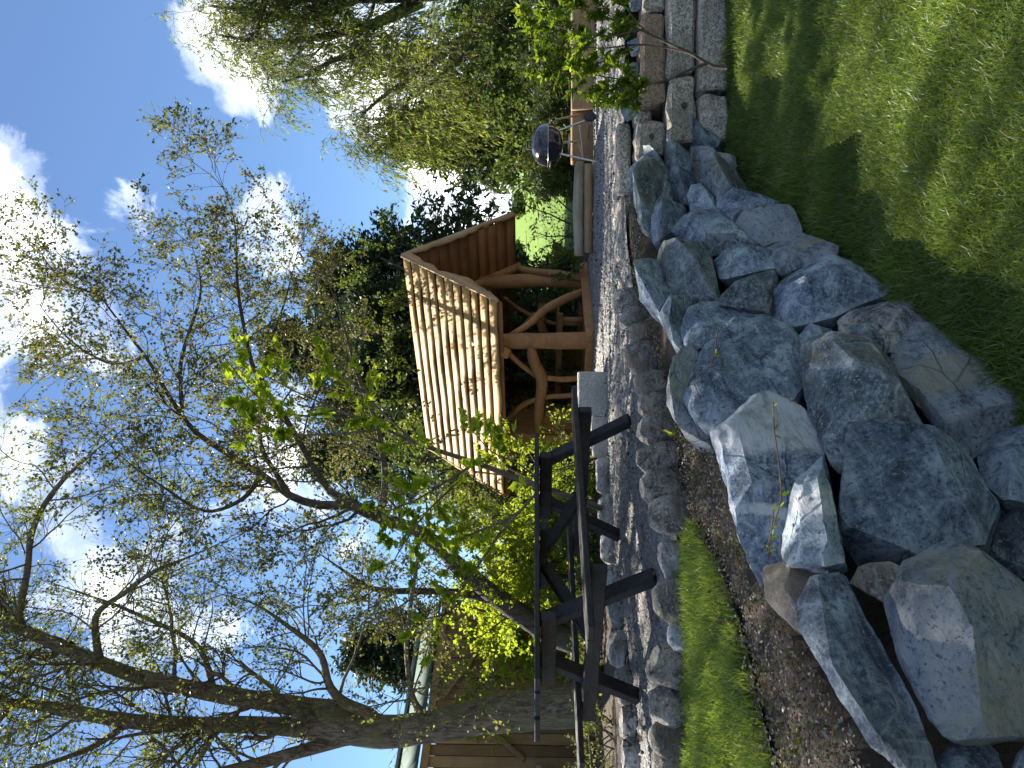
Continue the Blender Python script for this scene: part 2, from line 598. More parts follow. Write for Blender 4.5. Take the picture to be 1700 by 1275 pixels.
def mat_granite(name, c1, c2, c3):
    m, t, b = new_mat(name)
    v, rnd = obj_coords(t)
    vo = t.new('ShaderNodeTexVoronoi', feature='F1')
    t.l.new(v, vo.inputs['Vector'])
    vo.inputs['Scale'].default_value = 90.0
    n = t.noise(v, 60.0, 4.0, 0.7)
    n2 = t.noise(v, 3.0, 5.0)
    sepc = t.new('ShaderNodeSeparateColor')
    t.l.new(vo.outputs['Color'], sepc.inputs[0])
    col = t.ramp(t.math('ADD', t.math('MULTIPLY', sepc.outputs[0], 0.5), t.math('MULTIPLY', n, 0.5)), [(0.3, c1), (0.5, c2), (0.72, c3)])
    col = t.mix(t.ramp(n2, [(0.45, 0.0), (0.7, 0.6)]), col, tuple(0.6 * c for c in c2))
    t.put(b.inputs['Base Color'], col)
    b.inputs['Roughness'].default_value = 0.85
    t.put(b.inputs['Normal'], t.bump(n, 0.6, 0.012))
    return m


M['granite'] = mat_granite('granite', (0.19, 0.155, 0.12), (0.40, 0.345, 0.28), (0.56, 0.51, 0.44))
M['sandstone'] = mat_granite('sandstone', (0.22, 0.135, 0.09), (0.36, 0.245, 0.17), (0.46, 0.34, 0.25))
M['concrete'] = mat_granite('concrete', (0.3, 0.285, 0.26), (0.4, 0.385, 0.35), (0.48, 0.46, 0.43))
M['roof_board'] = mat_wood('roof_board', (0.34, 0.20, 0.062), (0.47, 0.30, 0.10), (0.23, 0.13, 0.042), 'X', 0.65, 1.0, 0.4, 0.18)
M['robinia'] = mat_wood('robinia', (0.25, 0.115, 0.042), (0.38, 0.195, 0.08), (0.16, 0.072, 0.028), 'X', 0.6, 0.8, 0.25, 0.12)
M['plank'] = mat_wood('plank', (0.20, 0.085, 0.028), (0.31, 0.145, 0.05), (0.13, 0.055, 0.02), 'Z', 0.6, 0.8, 0.25, 0.2)
M['board_under'] = mat_wood('board_under', (0.17, 0.07, 0.026), (0.27, 0.125, 0.05), (0.10, 0.042, 0.016), 'X', 0.7, 1.0, 0.3, 0.2)  # brown darkened to carry the shade below and between roof boards
M['verge'] = mat_wood('verge', (0.27, 0.155, 0.075), (0.38, 0.24, 0.13), (0.18, 0.1, 0.045), 'X', 0.7, 1.0, 0.25, 0.1)
M['table'] = mat_wood('table', (0.009, 0.008, 0.0085), (0.034, 0.028, 0.028), (0.008, 0.007, 0.008), 'X', 0.6, 1.0, 0.5, 0.3)
M['sleeper'] = mat_wood('sleeper', (0.26, 0.16, 0.085), (0.42, 0.29, 0.175), (0.17, 0.105, 0.06), 'X', 0.85, 1.0, 0.5, 0.2)
M['old_log'] = mat_wood('old_log', (0.3, 0.24, 0.17), (0.45, 0.38, 0.29), (0.2, 0.15, 0.1), 'X', 0.85, 1.0, 0.5, 0.1)
M['shed_plank'] = mat_wood('shed_plank', (0.21, 0.14, 0.072), (0.31, 0.22, 0.12), (0.14, 0.092, 0.05), 'Z', 0.85, 0.7, 0.4, 0.25)
M['grey_slat'] = mat_wood('grey_slat', (0.18, 0.16, 0.13), (0.29, 0.26, 0.21), (0.12, 0.1, 0.08), 'Z', 0.85, 0.7, 0.4, 0.25)
M['bark'] = mat_bark('bark', (0.055, 0.043, 0.032), (0.23, 0.19, 0.14), (0.14, 0.14, 0.06))
M['bark_dark'] = mat_bark('bark_dark', (0.035, 0.028, 0.022), (0.11, 0.092, 0.07), (0.075, 0.08, 0.035))
M['twig'] = mat_bark('twig', (0.05, 0.036, 0.026), (0.12, 0.09, 0.062), None, 6, 0.1)
M['twig_red'] = mat_bark('twig_red', (0.11, 0.05, 0.035), (0.2, 0.1, 0.06), None, 6, 0.1)
M['stem_grey'] = mat_bark('stem_grey', (0.07, 0.052, 0.038), (0.17, 0.13, 0.095), None, 8, 0.2)
M['leaf_young'] = mat_leaf('leaf_young', (0.11, 0.15, 0.045), (0.19, 0.23, 0.08), (0.28, 0.29, 0.13), 0.55)
M['leaf_bud'] = mat_leaf('leaf_bud', (0.09, 0.115, 0.045), (0.155, 0.18, 0.075), (0.2, 0.16, 0.09), 0.5)
M['leaf_maple'] = mat_leaf('leaf_maple', (0.22, 0.32, 0.028), (0.30, 0.42, 0.045), (0.40, 0.47, 0.08), 0.7)
M['leaf_azalea'] = mat_leaf('leaf_azalea', (0.14, 0.235, 0.022), (0.22, 0.32, 0.04), (0.38, 0.42, 0.07), 0.62)
M['leaf_bright'] = mat_leaf('leaf_bright', (0.17, 0.25, 0.025), (0.26, 0.34, 0.035), (0.36, 0.39, 0.06), 0.65)
M['leaf_hedge'] = mat_leaf('leaf_hedge', (0.06, 0.095, 0.028), (0.10, 0.145, 0.045), (0.17, 0.2, 0.075), 0.45)
M['leaf_willow'] = mat_leaf('leaf_willow', (0.12, 0.16, 0.035), (0.19, 0.24, 0.055), (0.27, 0.31, 0.085), 0.55, nscale=0.4)
M['needle'] = mat_leaf('needle', (0.024, 0.044, 0.027), (0.042, 0.068, 0.036), (0.075, 0.1, 0.052), 0.2)
M['needle_light'] = mat_leaf('needle_light', (0.04, 0.062, 0.026), (0.07, 0.098, 0.036), (0.11, 0.13, 0.05), 0.3)
M['needle_pine'] = mat_leaf('needle_pine', (0.09, 0.125, 0.03), (0.14, 0.18, 0.05), (0.2, 0.22, 0.08), 0.4)
M['grass'] = mat_leaf('grass_blade', (0.11, 0.19, 0.04), (0.17, 0.26, 0.055), (0.32, 0.36, 0.14), 0.55, rough=0.38, nscale=2.2, spec=0.5)
M['litter'] = mat_leaf('litter', (0.085, 0.07, 0.055), (0.18, 0.15, 0.12), (0.34, 0.31, 0.27), 0.1)


def mat_simple(name, col, rough=0.5, metal=0.0, coat=0.0):
    m, t, b = new_mat(name)
    v, _ = obj_coords(t)
    n = t.noise(v, 12.0, 5.0, 0.65)
    t.put(b.inputs['Base Color'], t.mix(t.ramp(n, [(0.4, 0.0), (0.75, 0.5)]), col, tuple(c * 0.6 + 0.02 for c in col)))
    b.inputs['Roughness'].default_value = rough
    b.inputs['Metallic'].default_value = metal
    b.inputs['Coat Weight'].default_value = coat
    b.inputs['Specular IOR Level'].default_value = 0.5
    return m


M['enamel'] = mat_simple('enamel', (0.008, 0.009, 0.014), 0.2, 0.0, 0.6)
M['chrome'] = mat_simple('chrome', (0.45, 0.43, 0.4), 0.35, 1.0)
M['rubber'] = mat_simple('rubber', (0.022, 0.022, 0.024), 0.7)
M['grill_wood'] = mat_simple('grill_wood', (0.4, 0.26, 0.13), 0.6)
M['green_sheet'] = mat_simple('green_sheet', (0.03, 0.08, 0.055), 0.85)
M['grey_sheet'] = mat_simple('grey_sheet', (0.2, 0.22, 0.24), 0.4)
M['white'] = mat_simple('white', (0.78, 0.78, 0.76), 0.5)
M['dark_fill'] = mat_simple('dark_fill', (0.06, 0.055, 0.05), 0.7)
M['slate_roof'] = mat_simple('slate_roof', (0.2, 0.24, 0.28), 0.7)


def mat_ground(name, cols, scale, bscale, bdist, fine=None):
    m, t, b = new_mat(name)
    geo = t.new('ShaderNodeNewGeometry')
    n = t.noise(geo.outputs['Position'], scale, 6.0, 0.65)
    n2 = t.noise(geo.outputs['Position'], bscale, 5.0, 0.7)
    col = t.ramp(t.math('ADD', t.math('MULTIPLY', n, 0.5), t.math('MULTIPLY', n2, 0.5)), [(0.32, cols[0]), (0.5, cols[1]), (0.68, cols[2])])
    t.put(b.inputs['Base Color'], col)
    b.inputs['Roughness'].default_value = 0.95
    t.put(b.inputs['Normal'], t.bump(n2, 0.9, bdist))
    return m


M['soil'] = mat_ground('soil', [(0.035, 0.026, 0.018), (0.075, 0.056, 0.04), (0.13, 0.105, 0.08)], 4.0, 45.0, 0.03)
M['lawn'] = mat_ground('lawn', [(0.045, 0.07, 0.012), (0.075, 0.105, 0.02), (0.12, 0.13, 0.035)], 2.0, 60.0, 0.03)
M['meadow'] = mat_ground('meadow', [(0.085, 0.15, 0.018), (0.12, 0.2, 0.025), (0.17, 0.25, 0.04)], 0.35, 14.0, 0.05)
M['rough'] = mat_ground('rough_ground', [(0.03, 0.035, 0.015), (0.06, 0.075, 0.025), (0.11, 0.12, 0.045)], 1.2, 25.0, 0.05)


def mat_gravel():
    m, t, b = new_mat('gravel')
    geo = t.new('ShaderNodeNewGeometry')
    vo = t.new('ShaderNodeTexVoronoi', feature='F1')
    t.l.new(geo.outputs['Position'], vo.inputs['Vector'])
    vo.inputs['Scale'].default_value = 55.0
    sc = t.new('ShaderNodeSeparateColor')
    t.l.new(vo.outputs['Color'], sc.inputs[0])
    n = t.noise(geo.outputs['Position'], 1.3, 4.0)
    col = t.ramp(sc.outputs[0], [(0.0, (0.13, 0.125, 0.12)), (0.5, (0.26, 0.25, 0.235)), (1.0, (0.42, 0.4, 0.37))])
    col = t.mix(t.ramp(n, [(0.4, 0.0), (0.7, 0.6)]), col, (0.14, 0.115, 0.085))
    t.put(b.inputs['Base Color'], col)
    b.inputs['Roughness'].default_value = 0.9
    t.put(b.inputs['Normal'], t.bump(t.math('SUBTRACT', 1.0, vo.outputs['Distance']), 1.0, 0.02))
    return m


M['gravel'] = mat_gravel()


def mat_pebble():
    m, t, b = new_mat('pebble')
    geo = t.new('ShaderNodeNewGeometry')
    col = t.ramp(geo.outputs['Random Per Island'], [(0.0, (0.13, 0.13, 0.13)), (0.4, (0.22, 0.215, 0.205)), (0.8, (0.3, 0.29, 0.27)), (1.0, (0.4, 0.385, 0.36))])
    t.put(b.inputs['Base Color'], col)
    b.inputs['Roughness'].default_value = 0.85
    return m


M['pebble'] = mat_pebble()

# ================================================================== THE SETTING
LAWN_Z = -0.76
BASE = np.array([-0.1, 2.38])                 # foot of the rock wall
DV = np.array([2.04, 3.62]); DV = DV / np.linalg.norm(DV)
NH = np.array([DV[1], -DV[0]])                # horizontal normal of the wall, towards the lawn
KERB_Y = 6.3


def wall_s(x, y):
    return NH[0] * (x - BASE[0]) + NH[1] * (y - BASE[1])


def smooth(a, b, x):
    t = np.clip((x - a) / (b - a), 0, 1)
    return t * t * (3 - 2 * t)


def ground_z(x, y):
    s = wall_s(x, y)
    low = smooth(-0.62, -0.3, s) * (1 - smooth(KERB_Y - 0.02, KERB_Y + 0.22, y))
    z = -0.03 - low * 0.79
    far = np.clip(y - 13.0, 0, None)
    z = z + 0.022 * far + 0.00009 * far ** 2 * (far < 160) + (far >= 160) * 2.3
    return z


def axis_grid(breaks):
    out = [breaks[0][0]]
    for (a, b, st) in breaks:
        n = max(1, int(round((b - a) / st)))
        out += list(np.linspace(a, b, n + 1)[1:])
    return np.array(out)


def grid_mesh(name, xs, ys, zf):
    X, Y = np.meshgrid(xs, ys)
    Z = zf(X, Y)
    V = np.stack([X, Y, Z], -1).reshape(-1, 3)
    nx, ny = len(xs), len(ys)
    j, i = np.meshgrid(np.arange(ny - 1), np.arange(nx - 1), indexing='ij')
    a = j * nx + i
    Q = np.stack([a, a + 1, a + nx + 1, a + nx], -1).reshape(-1, 4)
    return fast_mesh(name, V, Q, smooth=True)


gx = axis_grid([(-900, -60, 120), (-60, -8, 4), (-8, 8, 0.14), (8, 60, 4), (60, 900, 120)])
gy = axis_grid([(-80, -4, 8), (-4, 8, 0.12), (8, 40, 1.0), (40, 200, 10), (200, 1500, 130)])
ground = mobj('ground', grid_mesh('ground', gx, gy, ground_z), M['soil'])
tag(ground, 'bare dark soil of the garden', kind='structure')


def poly_sheet(name, pts, z, mat, zf=None, thick=None):
    bm = bmesh.new()
    vs = [bm.verts.new((p[0], p[1], z if zf is None else zf(p[0], p[1]))) for p in pts]
    f = bm.faces.new(vs)
    if f.normal.z < 0 or True:
        bm.normal_update()
        if f.normal.z < 0:
            f.normal_flip()
    bmesh.ops.triangulate(bm, faces=list(bm.faces))
    return bm_obj(name, bm, mat)


def lawn_wave(x, y):
    return LAWN_Z + 0.012 * np.sin(x * 2.1 + 0.6 * y) * np.cos(y * 1.7 - x * 0.5)


# lower lawn: strip grid that follows the foot of the rock wall
def lawn_mesh():
    ys = np.linspace(-6, KERB_Y - 0.12, 60)
    V, Q = [], []
    nx = 50
    for y in ys:
        x0 = BASE[0] + (-0.34 - NH[1] * (y - BASE[1])) / NH[0]
        u = np.linspace(0, 1, nx) ** 1.6
        xs = x0 + u * (26 - x0)
        for x in xs:
            V.append((x, y, lawn_wave(x, y)))
    for j in range(len(ys) - 1):
        for i in range(nx - 1):
            a = j * nx + i
            Q.append((a, a + 1, a + nx + 1, a + nx))
    return fast_mesh('lawn', np.array(V), np.array(Q), True)


lawn = mobj('lawn', lawn_mesh(), M['lawn'])
tag(lawn, 'lower lawn at the foot of the rock wall', kind='structure')

meadow_x = axis_grid([(-900, -60, 120), (-60, 60, 3), (60, 900, 120)])
meadow_y = axis_grid([(14.0, 40, 1.0), (40, 200, 10), (200, 1500, 130)])
meadow = mobj('meadow', grid_mesh('meadow', meadow_x, meadow_y, lambda x, y: ground_z(x, y) + 0.02), M['meadow'])
tag(meadow, 'bright green meadow behind the garden', kind='structure')
rough_o = mobj('rough_ground', grid_mesh('rough_ground', axis_grid([(-40, 40, 1.0)]), axis_grid([(9.9, 14.4, 0.5)]), lambda x, y: ground_z(x, y) + 0.012 + 0.05 * np.sin(x * 1.3) * np.sin(y * 2.1) * (y > 10.2) * (y < 14)), M['rough'])
tag(rough_o, 'rough weedy ground behind the gravel terrace', kind='structure')

# gravel terrace (pixels on the terrace level, turned into world points)
G_PTS = [at_z(1142, 1420, 0), at_z(1135, 1240, 0), at_z(1130, 1100, 0), at_z(1128, 950, 0), at_z(1118, 850, 0), at_z(1098, 740, 0), at_z(1082, 650, 0), at_z(1066, 560, 0), at_z(1052, 490, 0),
         np.array([1.15, 6.25, 0]), np.array([1.6, 6.42, 0]), np.array([9.0, 6.42, 0]), np.array([9.0, 9.62, 0]), np.array([2.4, 9.75, 0]), np.array([1.6, 10.9, 0]), np.array([-0.9, 10.9, 0]),
         at_z(1006, 760, 0), at_z(1012, 850, 0), at_z(1020, 920, 0), at_z(1035, 1030, 0), at_z(1045, 1100, 0), at_z(1055, 1200, 0), at_z(1062, 1300, 0), at_z(1075, 1420, 0)]
gravel = poly_sheet('gravel_terrace', G_PTS, -0.005, M['gravel'])
tag(gravel, 'grey gravel terrace between stone edgings', kind='structure')

T_PTS = [at_z(1150, 862, 0), at_z(1135, 900, 0), at_z(1133, 960, 0), at_z(1138, 1100, 0), at_z(1138, 1240, 0), at_z(1150, 1480, 0), at_z(1340, 1480, 0), at_z(1285, 1290, 0), at_z(1250, 1150, 0), at_z(1222, 1030, 0), at_z(1190, 940, 0)]
strip = poly_sheet('grass_strip', T_PTS, -0.012, M['lawn'])
tag(strip, 'narrow grass strip above the rock wall', kind='structure')


def in_poly(pts, x, y):
    c = np.zeros(len(x), bool)
    n = len(pts)
    for i in range(n):
        x0, y0 = pts[i][0], pts[i][1]
        x1, y1 = pts[(i + 1) % n][0], pts[(i + 1) % n][1]
        k = ((y0 > y) != (y1 > y)) & (x < (x1 - x0) * (y - y0) / ((y1 - y0) + 1e-12) + x0)
        c ^= k
    return c


# ---- gravel stones lying on the terrace
def scatter_stones(pts, n, smin, smax, z):
    A = np.array([(p[0], p[1]) for p in pts])
    lo, hi = A.min(0), A.max(0)
    lo = np.maximum(lo, (-4.5, 3)); hi = np.minimum(hi, (5.5, 11))
    xy = rng.uniform(lo, hi, (n * 3, 2))
    xy = xy[in_poly(pts, xy[:, 0], xy[:, 1])][:n]
    n = len(xy)
    octv = np.array([(1, 0, 0), (0, 1, 0), (-1, 0, 0), (0, -1, 0), (0, 0, 1.0)])
    r = rng.uniform(smin, smax, n) * rng.uniform(0.6, 1.0, n)
    a = rng.uniform(0, 6.28, n)
    sc = np.stack([r, r * rng.uniform(0.6, 1, n), r * rng.uniform(0.5, 0.9, n)], 1)
    v = octv[None] * sc[:, None, :] + rng.normal(size=(n, 5, 3)) * (r * 0.18)[:, None, None]
    ca, sa = np.cos(a)[:, None], np.sin(a)[:, None]
    vx = v[..., 0] * ca - v[..., 1] * sa + xy[:, None, 0]
    vy = v[..., 0] * sa + v[..., 1] * ca + xy[:, None, 1]
    V = np.stack([vx, vy, v[..., 2] + z], -1).reshape(-1, 3)
    f = np.array([(0, 1, 4), (1, 2, 4), (2, 3, 4), (3, 0, 4)])
    Q = (f[None] + (np.arange(n) * 5)[:, None, None]).reshape(-1, 3)
    return V, Q


V, Q = scatter_stones(G_PTS, 26000, 0.008, 0.022, -0.004)
peb = mobj('gravel_stones', fast_mesh('gravel_stones', V, Q), M['pebble'])
tag(peb, 'loose grey gravel stones covering the terrace', 'gravel', kind='stuff')


A_ = rng.uniform((-3.5, 4.2), (4.0, 9.6), (2200, 2))
A_ = A_[in_poly(G_PTS, A_[:, 0], A_[:, 1])][:700]
d_ = unit(np.stack([rng.normal(size=len(A_)), rng.normal(size=len(A_)), rng.normal(size=len(A_)) * .3], 1))
V, Q = leaf_quads(np.stack([A_[:, 0], A_[:, 1], rng.uniform(.008, .02, len(A_))], 1), d_, .045, .33)
tag(mobj('fallen_leaves', fast_mesh('fallen_leaves', V, Q), M['litter']), 'dry fallen leaves scattered over the gravel terrace', 'leaves', kind='stuff')


# ---- grass blades
def blades(x, y, z, h, wdt, lean):
    n = len(x)
    base = np.stack([x, y, z], 1)
    a = rng.uniform(0, 6.283, n)
    side = np.stack([np.cos(a), np.sin(a), np.zeros(n)], 1)
    la = rng.uniform(0, 6.283, n)
    ld = np.stack([np.cos(la), np.sin(la), np.zeros(n)], 1) * (rng.uniform(0.1, 1.0, n) * lean)[:, None]
    H = h[:, None]
    up = np.array([0, 0, 1.0])
    m = base + up * H * 0.55 + ld * H * 0.35
    t = base + up * H * rng.uniform(0.7, 1.0, (n, 1)) + ld * H * 1.1
    wv = wdt[:, None]
    V = np.stack([base - side * wv, base + side * wv, m - side * wv * 0.8, m + side * wv * 0.8, t], 1).reshape(-1, 3)
    k = np.arange(n) * 5
    return V, np.stack([k, k + 1, k + 3, k + 2], 1), np.stack([k + 2, k + 3, k + 4], 1)


def grass_obj(name, x, y, zf, hs, ws, lean, mat, label):
    n = len(x)
    patch = np.array([noise.fractal(Vector((float(a) * 1.6, float(b) * 1.6, 3.0)), 0.8, 2.0, 3) for a, b in zip(x, y)])
    h = rng.uniform(hs[0], hs[1], n) * (1.0 + 0.6 * np.clip(patch, -0.7, 0.9))
    V, q4, q3 = blades(x, y, zf(x, y), h, rng.uniform(ws[0], ws[1], n), lean)
    o = mobj(name, fast_mesh(name, V, [q4, q3]), mat)
    return tag(o, label, 'grass', kind='stuff')


def lawn_points():
    out = []
    for (y0, y1, dens) in ((1.8, 2.6, 20000), (2.6, 3.4, 17500), (3.4, 4.4, 11000), (4.4, 6.18, 7000)):
        xm = 0.55 * y1 + 0.5
        n = int(dens * (y1 - y0) * (xm + 0.9))
        x = rng.uniform(-0.9, xm, n)
        y = rng.uniform(y0, y1, n)
        k = wall_s(x, y) > -0.16 + 0.1 * np.sin(y * 7)
        out.append(np.stack([x[k], y[k]], 1))
    # thinner sowing further right, beyond the frame
    for (y0, y1) in ((1.2, 3.4), (3.4, 6.18)):
        n = int(2600 * (y1 - y0) * 2.6)
        y = rng.uniform(y0, y1, n)
        out.append(np.stack([0.55 * y + 0.5 + rng.uniform(-.3, 2.3, n), y], 1))
    return np.concatenate(out)


lp = lawn_points()
grass_obj('lawn_grass', lp[:, 0], lp[:, 1], lawn_wave, (0.024, 0.052), (0.0014, 0.0027), 1.2, M['grass'], 'lush lawn grass below the rock wall, part sunlit')
ty = rng.uniform(2.2, 6.1, 5200)
tx = BASE[0] + (rng.uniform(-.2, .16, 5200) - NH[1] * (ty - BASE[1])) / NH[0]
ky = np.concatenate([ty, rng.uniform(5.8, 5.95, 1200)]); kx = np.concatenate([tx, rng.uniform(1.8, 3.6, 1200)])
kp = np.sin(kx * 9.0 + ky * 5.0) + rng.normal(size=len(kx)) * .5 > -.1
grass_obj('edge_tufts', kx[kp], ky[kp], lawn_wave, (0.05, 0.12), (0.0016, 0.003), 1.0, M['grass'], 'longer unmown grass tufts where the lawn meets boulders and kerbstones')
sx = rng.uniform(-3.2, 0.2, 110000); sy = rng.uniform(1.8, 4.8, 110000)
k = in_poly(T_PTS, sx, sy)
grass_obj('strip_grass', sx[k][:52000], sy[k][:52000], lambda x, y: np.full(len(x), -0.012), (0.035, 0.075), (0.0016, 0.003), 0.9, M['grass'], 'fine grass of the narrow strip above the boulders')

# ---- mulch, leaf litter and creeping ground cover between strip and boulders
MUL = [at_z(1045, 320, 0), at_z(1049, 430, 0), at_z(1056, 500, 0), at_z(1070, 560, 0), at_z(1085, 640, 0), at_z(1150, 862, 0), at_z(1190, 940, 0), at_z(1250, 1150, 0), at_z(1285, 1290, 0), at_z(1330, 1480, 0), at_z(1500, 1400, 0), at_z(1450, 1285, 0), at_z(1305, 1040, 0), at_z(1245, 960, 0), at_z(1185, 760, 0), at_z(1125, 690, 0), at_z(1100, 600, 0), at_z(1085, 530, 0), at_z(1070, 470, 0), at_z(1066, 400, 0), at_z(1062, 320, 0)]
n = 80000
mx = rng.uniform(-1.9, 1.8, n); my = rng.uniform(1.2, 6.3, n)
k = in_poly(MUL, mx, my)
mx, my = mx[k], my[k]
n = len(mx)
d = unit(np.stack([rng.normal(size=n), rng.normal(size=n), rng.normal(size=n) * 0.35], 1))
V, Q = leaf_quads(np.stack([mx, my, rng.uniform(-0.02, 0.02, n)], 1), d, 0.016, 0.28)
lit = mobj('leaf_litter', fast_mesh('leaf_litter', V, Q), M['litter'])
tag(lit, 'dry brown bark chips and fallen leaves between grass strip and boulders', 'mulch', kind='stuff')

k = (rng.uniform(size=n) < 0.035)
st = np.stack([mx[k], my[k], np.full(k.sum(), -0.01)], 1)
nb = len(st)
P = np.empty((nb, 5, 3)); P[:, 0] = st
d = unit(np.stack([rng.normal(size=nb), rng.normal(size=nb), rng.uniform(0.2, 0.9, nb)], 1))
for j in range(1, 5):
    d = unit(d + rng.normal(size=(nb, 3)) * 0.3 + np.array([0, 0, -0.18]))
    P[:, j] = P[:, j - 1] + d * rng.uniform(0.015, 0.04, (nb, 1))
P[:, :, 2] = np.maximum(P[:, :, 2], -0.01)
gc = empty('creeping_groundcover', (-0.6, 2.6, 0))
tag(gc, 'creeping evergreen ground cover with tiny oval leaves and red twigs on the mulch', 'ground cover', kind='stuff')
gc.location = (0, 0, 0)
mm = Mesher(); mm.add(*tubes(P, np.full((nb, 5), 0.0014), 3)); o = mm.obj('twigs', M['twig_red'], gc); o['kind'] = 'stuff'
mm = Mesher(); mm.add(*leaves_on(P, 9, 0.017, 0.36, 0.1)); o = mm.obj('leaves', M['leaf_hedge'], gc); o['kind'] = 'stuff'

# ================================================================== BOULDERS
NW = np.array([NH[0] * 0.8, NH[1] * 0.8, 0.45]); NW = NW / np.linalg.norm(NW)
BW = np.array([BASE[0], BASE[1], LAWN_Z])


def on_wall(px, py, lift=0.0):
    r = ray(px, py)
    tt = (np.dot(NW, BW + NW * lift - CAM)) / np.dot(NW, r)
    return CAM + r * tt


def rock_mesh(P, seed, edge, rough, bevel, chops=5, front=None):
    """convex hull of points, chopped by a few fracture planes, then roughened"""
    rs = random.Random(seed * 17 + 3)
    C = P.mean(0)
    bm = bmesh.new()
    for p in P - C:
        bm.verts.new(p)
    bmesh.ops.convex_hull(bm, input=list(bm.verts))
    bmesh.ops.delete(bm, geom=[v for v in bm.verts if not v.link_faces], context='VERTS')
    size = float(np.linalg.norm(P.max(0) - P.min(0)))
    for _ in range(chops):
        nv = Vector((rs.gauss(0, 1), rs.gauss(0, 1), rs.gauss(0, 1)))
        if front is not None:
            nv = nv * 0.55 + Vector(front) * rs.uniform(0.5, 1.1)
        nv.normalize()
        ext = max(v.co.dot(nv) for v in bm.verts)
        cut = ext - size * (rs.uniform(0.015, 0.05) if _ > 1 else rs.uniform(0.05, 0.10))
        g = bmesh.ops.bisect_plane(bm, geom=list(bm.verts) + list(bm.edges) + list(bm.faces), plane_co=nv * cut, plane_no=nv, clear_outer=True)
        ed = [e for e in g['geom_cut'] if isinstance(e, bmesh.types.BMEdge)]
        if ed:
            bmesh.ops.contextual_create(bm, geom=ed)
    bmesh.ops.dissolve_limit(bm, angle_limit=math.radians(11), verts=list(bm.verts), edges=list(bm.edges))
    if bevel > .01:
        bmesh.ops.bevel(bm, geom=list(bm.edges), offset=bevel, segments=1, affect='EDGES', profile=0.5, clamp_overlap=True)
    bmesh.ops.triangulate(bm, faces=list(bm.faces))
    for _ in range(7):
        long = [e for e in bm.edges if e.calc_length() > edge]
        if not long: break
        bmesh.ops.subdivide_edges(bm, edges=long, cuts=1, use_grid_fill=False)
        bmesh.ops.triangulate(bm, faces=[f for f in bm.faces if len(f.verts) > 3])
        if len(bm.verts) > 6000: break
    bm.normal_update()
    so = Vector((seed * 7.31, seed * 3.17, seed * 1.93))
    tilt = Vector((rs.gauss(0, 1), rs.gauss(0, 1), rs.gauss(0, 1))).normalized()
    moves = []
    for v in bm.verts:
        p = v.co
        a = noise.fractal(p * (3.2 / size) + so, 0.9, 2.1, 4)
        # stepped foliation: shallow ledges along one direction
        h = p.dot(tilt) * 9.0 + 1.6 * noise.noise(p * 3.0 + so)
        fr = h - math.floor(h)
        led = (min(fr * 5.0, 1.0) - fr) * noise.noise(p * 2.2 + so * 2)
        c = noise.ridged_multi_fractal(p * 9.0 + so, 0.9, 2.2, 4, 1.0, 2.0) - 1.0
        s = noise.fractal(p * 26.0 + so, 0.9, 2.0, 3)
        moves.append(v.normal * (a * rough * size * 0.12 + led * rough * size * 0.45 + c * rough * size * 0.07 + s * 0.0032))
    for v, mv in zip(bm.verts, moves):
        v.co += mv
    bmesh.ops.recalc_face_normals(bm, faces=list(bm.faces))
    return bm, C


def boulder(outline, inner, mat, label, group=None, lift=0.0, bulge=0.28, depth=0.62, edge=0.026, rough=0.05, bevel=0.005, seed=1, name='boulder', placer=None, grow=1.05):
    pl = placer or on_wall
    O = np.array(outline, float)
    c = O.mean(0)
    O = c + (O - c) * grow
    W3 = np.array([pl(p[0], p[1], lift) for p in O])
    size = np.linalg.norm(W3.max(0) - W3.min(0))
    cw = W3.mean(0)
    n3 = NW if placer is None else unit(CAM - cw)
    pts = list(W3)
    rs = random.Random(seed * 5 + 1)
    W3 = W3 + n3 * (np.array([rs.uniform(-.02, .05) for _ in O]) * size)[:, None]
    pts = list(W3)
    for p in c + (O - c) * 0.93:
        pts.append(pl(p[0], p[1], lift) + n3 * bulge * size * 0.12)
    if not inner:
        # an off-centre ridge gives the stone two or three broad faces
        k0 = int(rs.random() * len(O))
        for kk, rad in ((k0, rs.uniform(.3, .6)), (k0 + len(O) // 2, rs.uniform(.05, .4))):
            q = O[kk % len(O)]
            q = c + (q - c) * rad
            pts.append(pl(q[0], q[1], lift) + n3 * size * bulge * rs.uniform(0.65, 0.95))
    for q in inner:
        pts.append(pl(q[0], q[1], lift) + n3 * q[2] * size * 1.35)
    for p, sh in [(p, 0.9) for p in O] + [(p, 0.6) for p in O]:
        pp = c + (p - c) * sh
        w3 = pl(pp[0], pp[1], lift)
        rr = unit(w3 - CAM)
        back = (0.3 if sh == 0.9 else 0.62) * depth * size
        q = w3 + rr * back * 0.5 - n3 * back * 0.6
        pts.append(q)
    edge = max(edge, .0085 * float(cw[1]))
    bm, C = rock_mesh(np.array(pts), seed, edge, rough, bevel, 4, tuple(n3))
    o = bm_obj(name, bm, M[mat], None, C, smooth=True)
    o.data.set_sharp_from_angle(angle=math.radians(23))
    return tag(o, label, 'boulder', group)


def c7(*pts): return [(1080 + p[0] / 2.742, 500 + p[1] / 2.742) + tuple(p[2:]) for p in pts]
def c8(*pts): return [(1180 + p[0] / 3.0, 850 + p[1] / 3.0) + tuple(p[2:]) for p in pts]
def c6(*pts): return [(1000 + p[0] / 3.188, 220 + p[1] / 3.188) + tuple(p[2:]) for p in pts]


GW = 'boulders of the rock wall'
SM = ('small angular grey stone wedged among bigger boulders at the far end of the rock wall', 'small stones at the far end of the rock wall')
MD = ('mid-sized blue-grey boulder in the middle of the rock wall', 'mid-sized boulders in the middle of the rock wall')
B = []
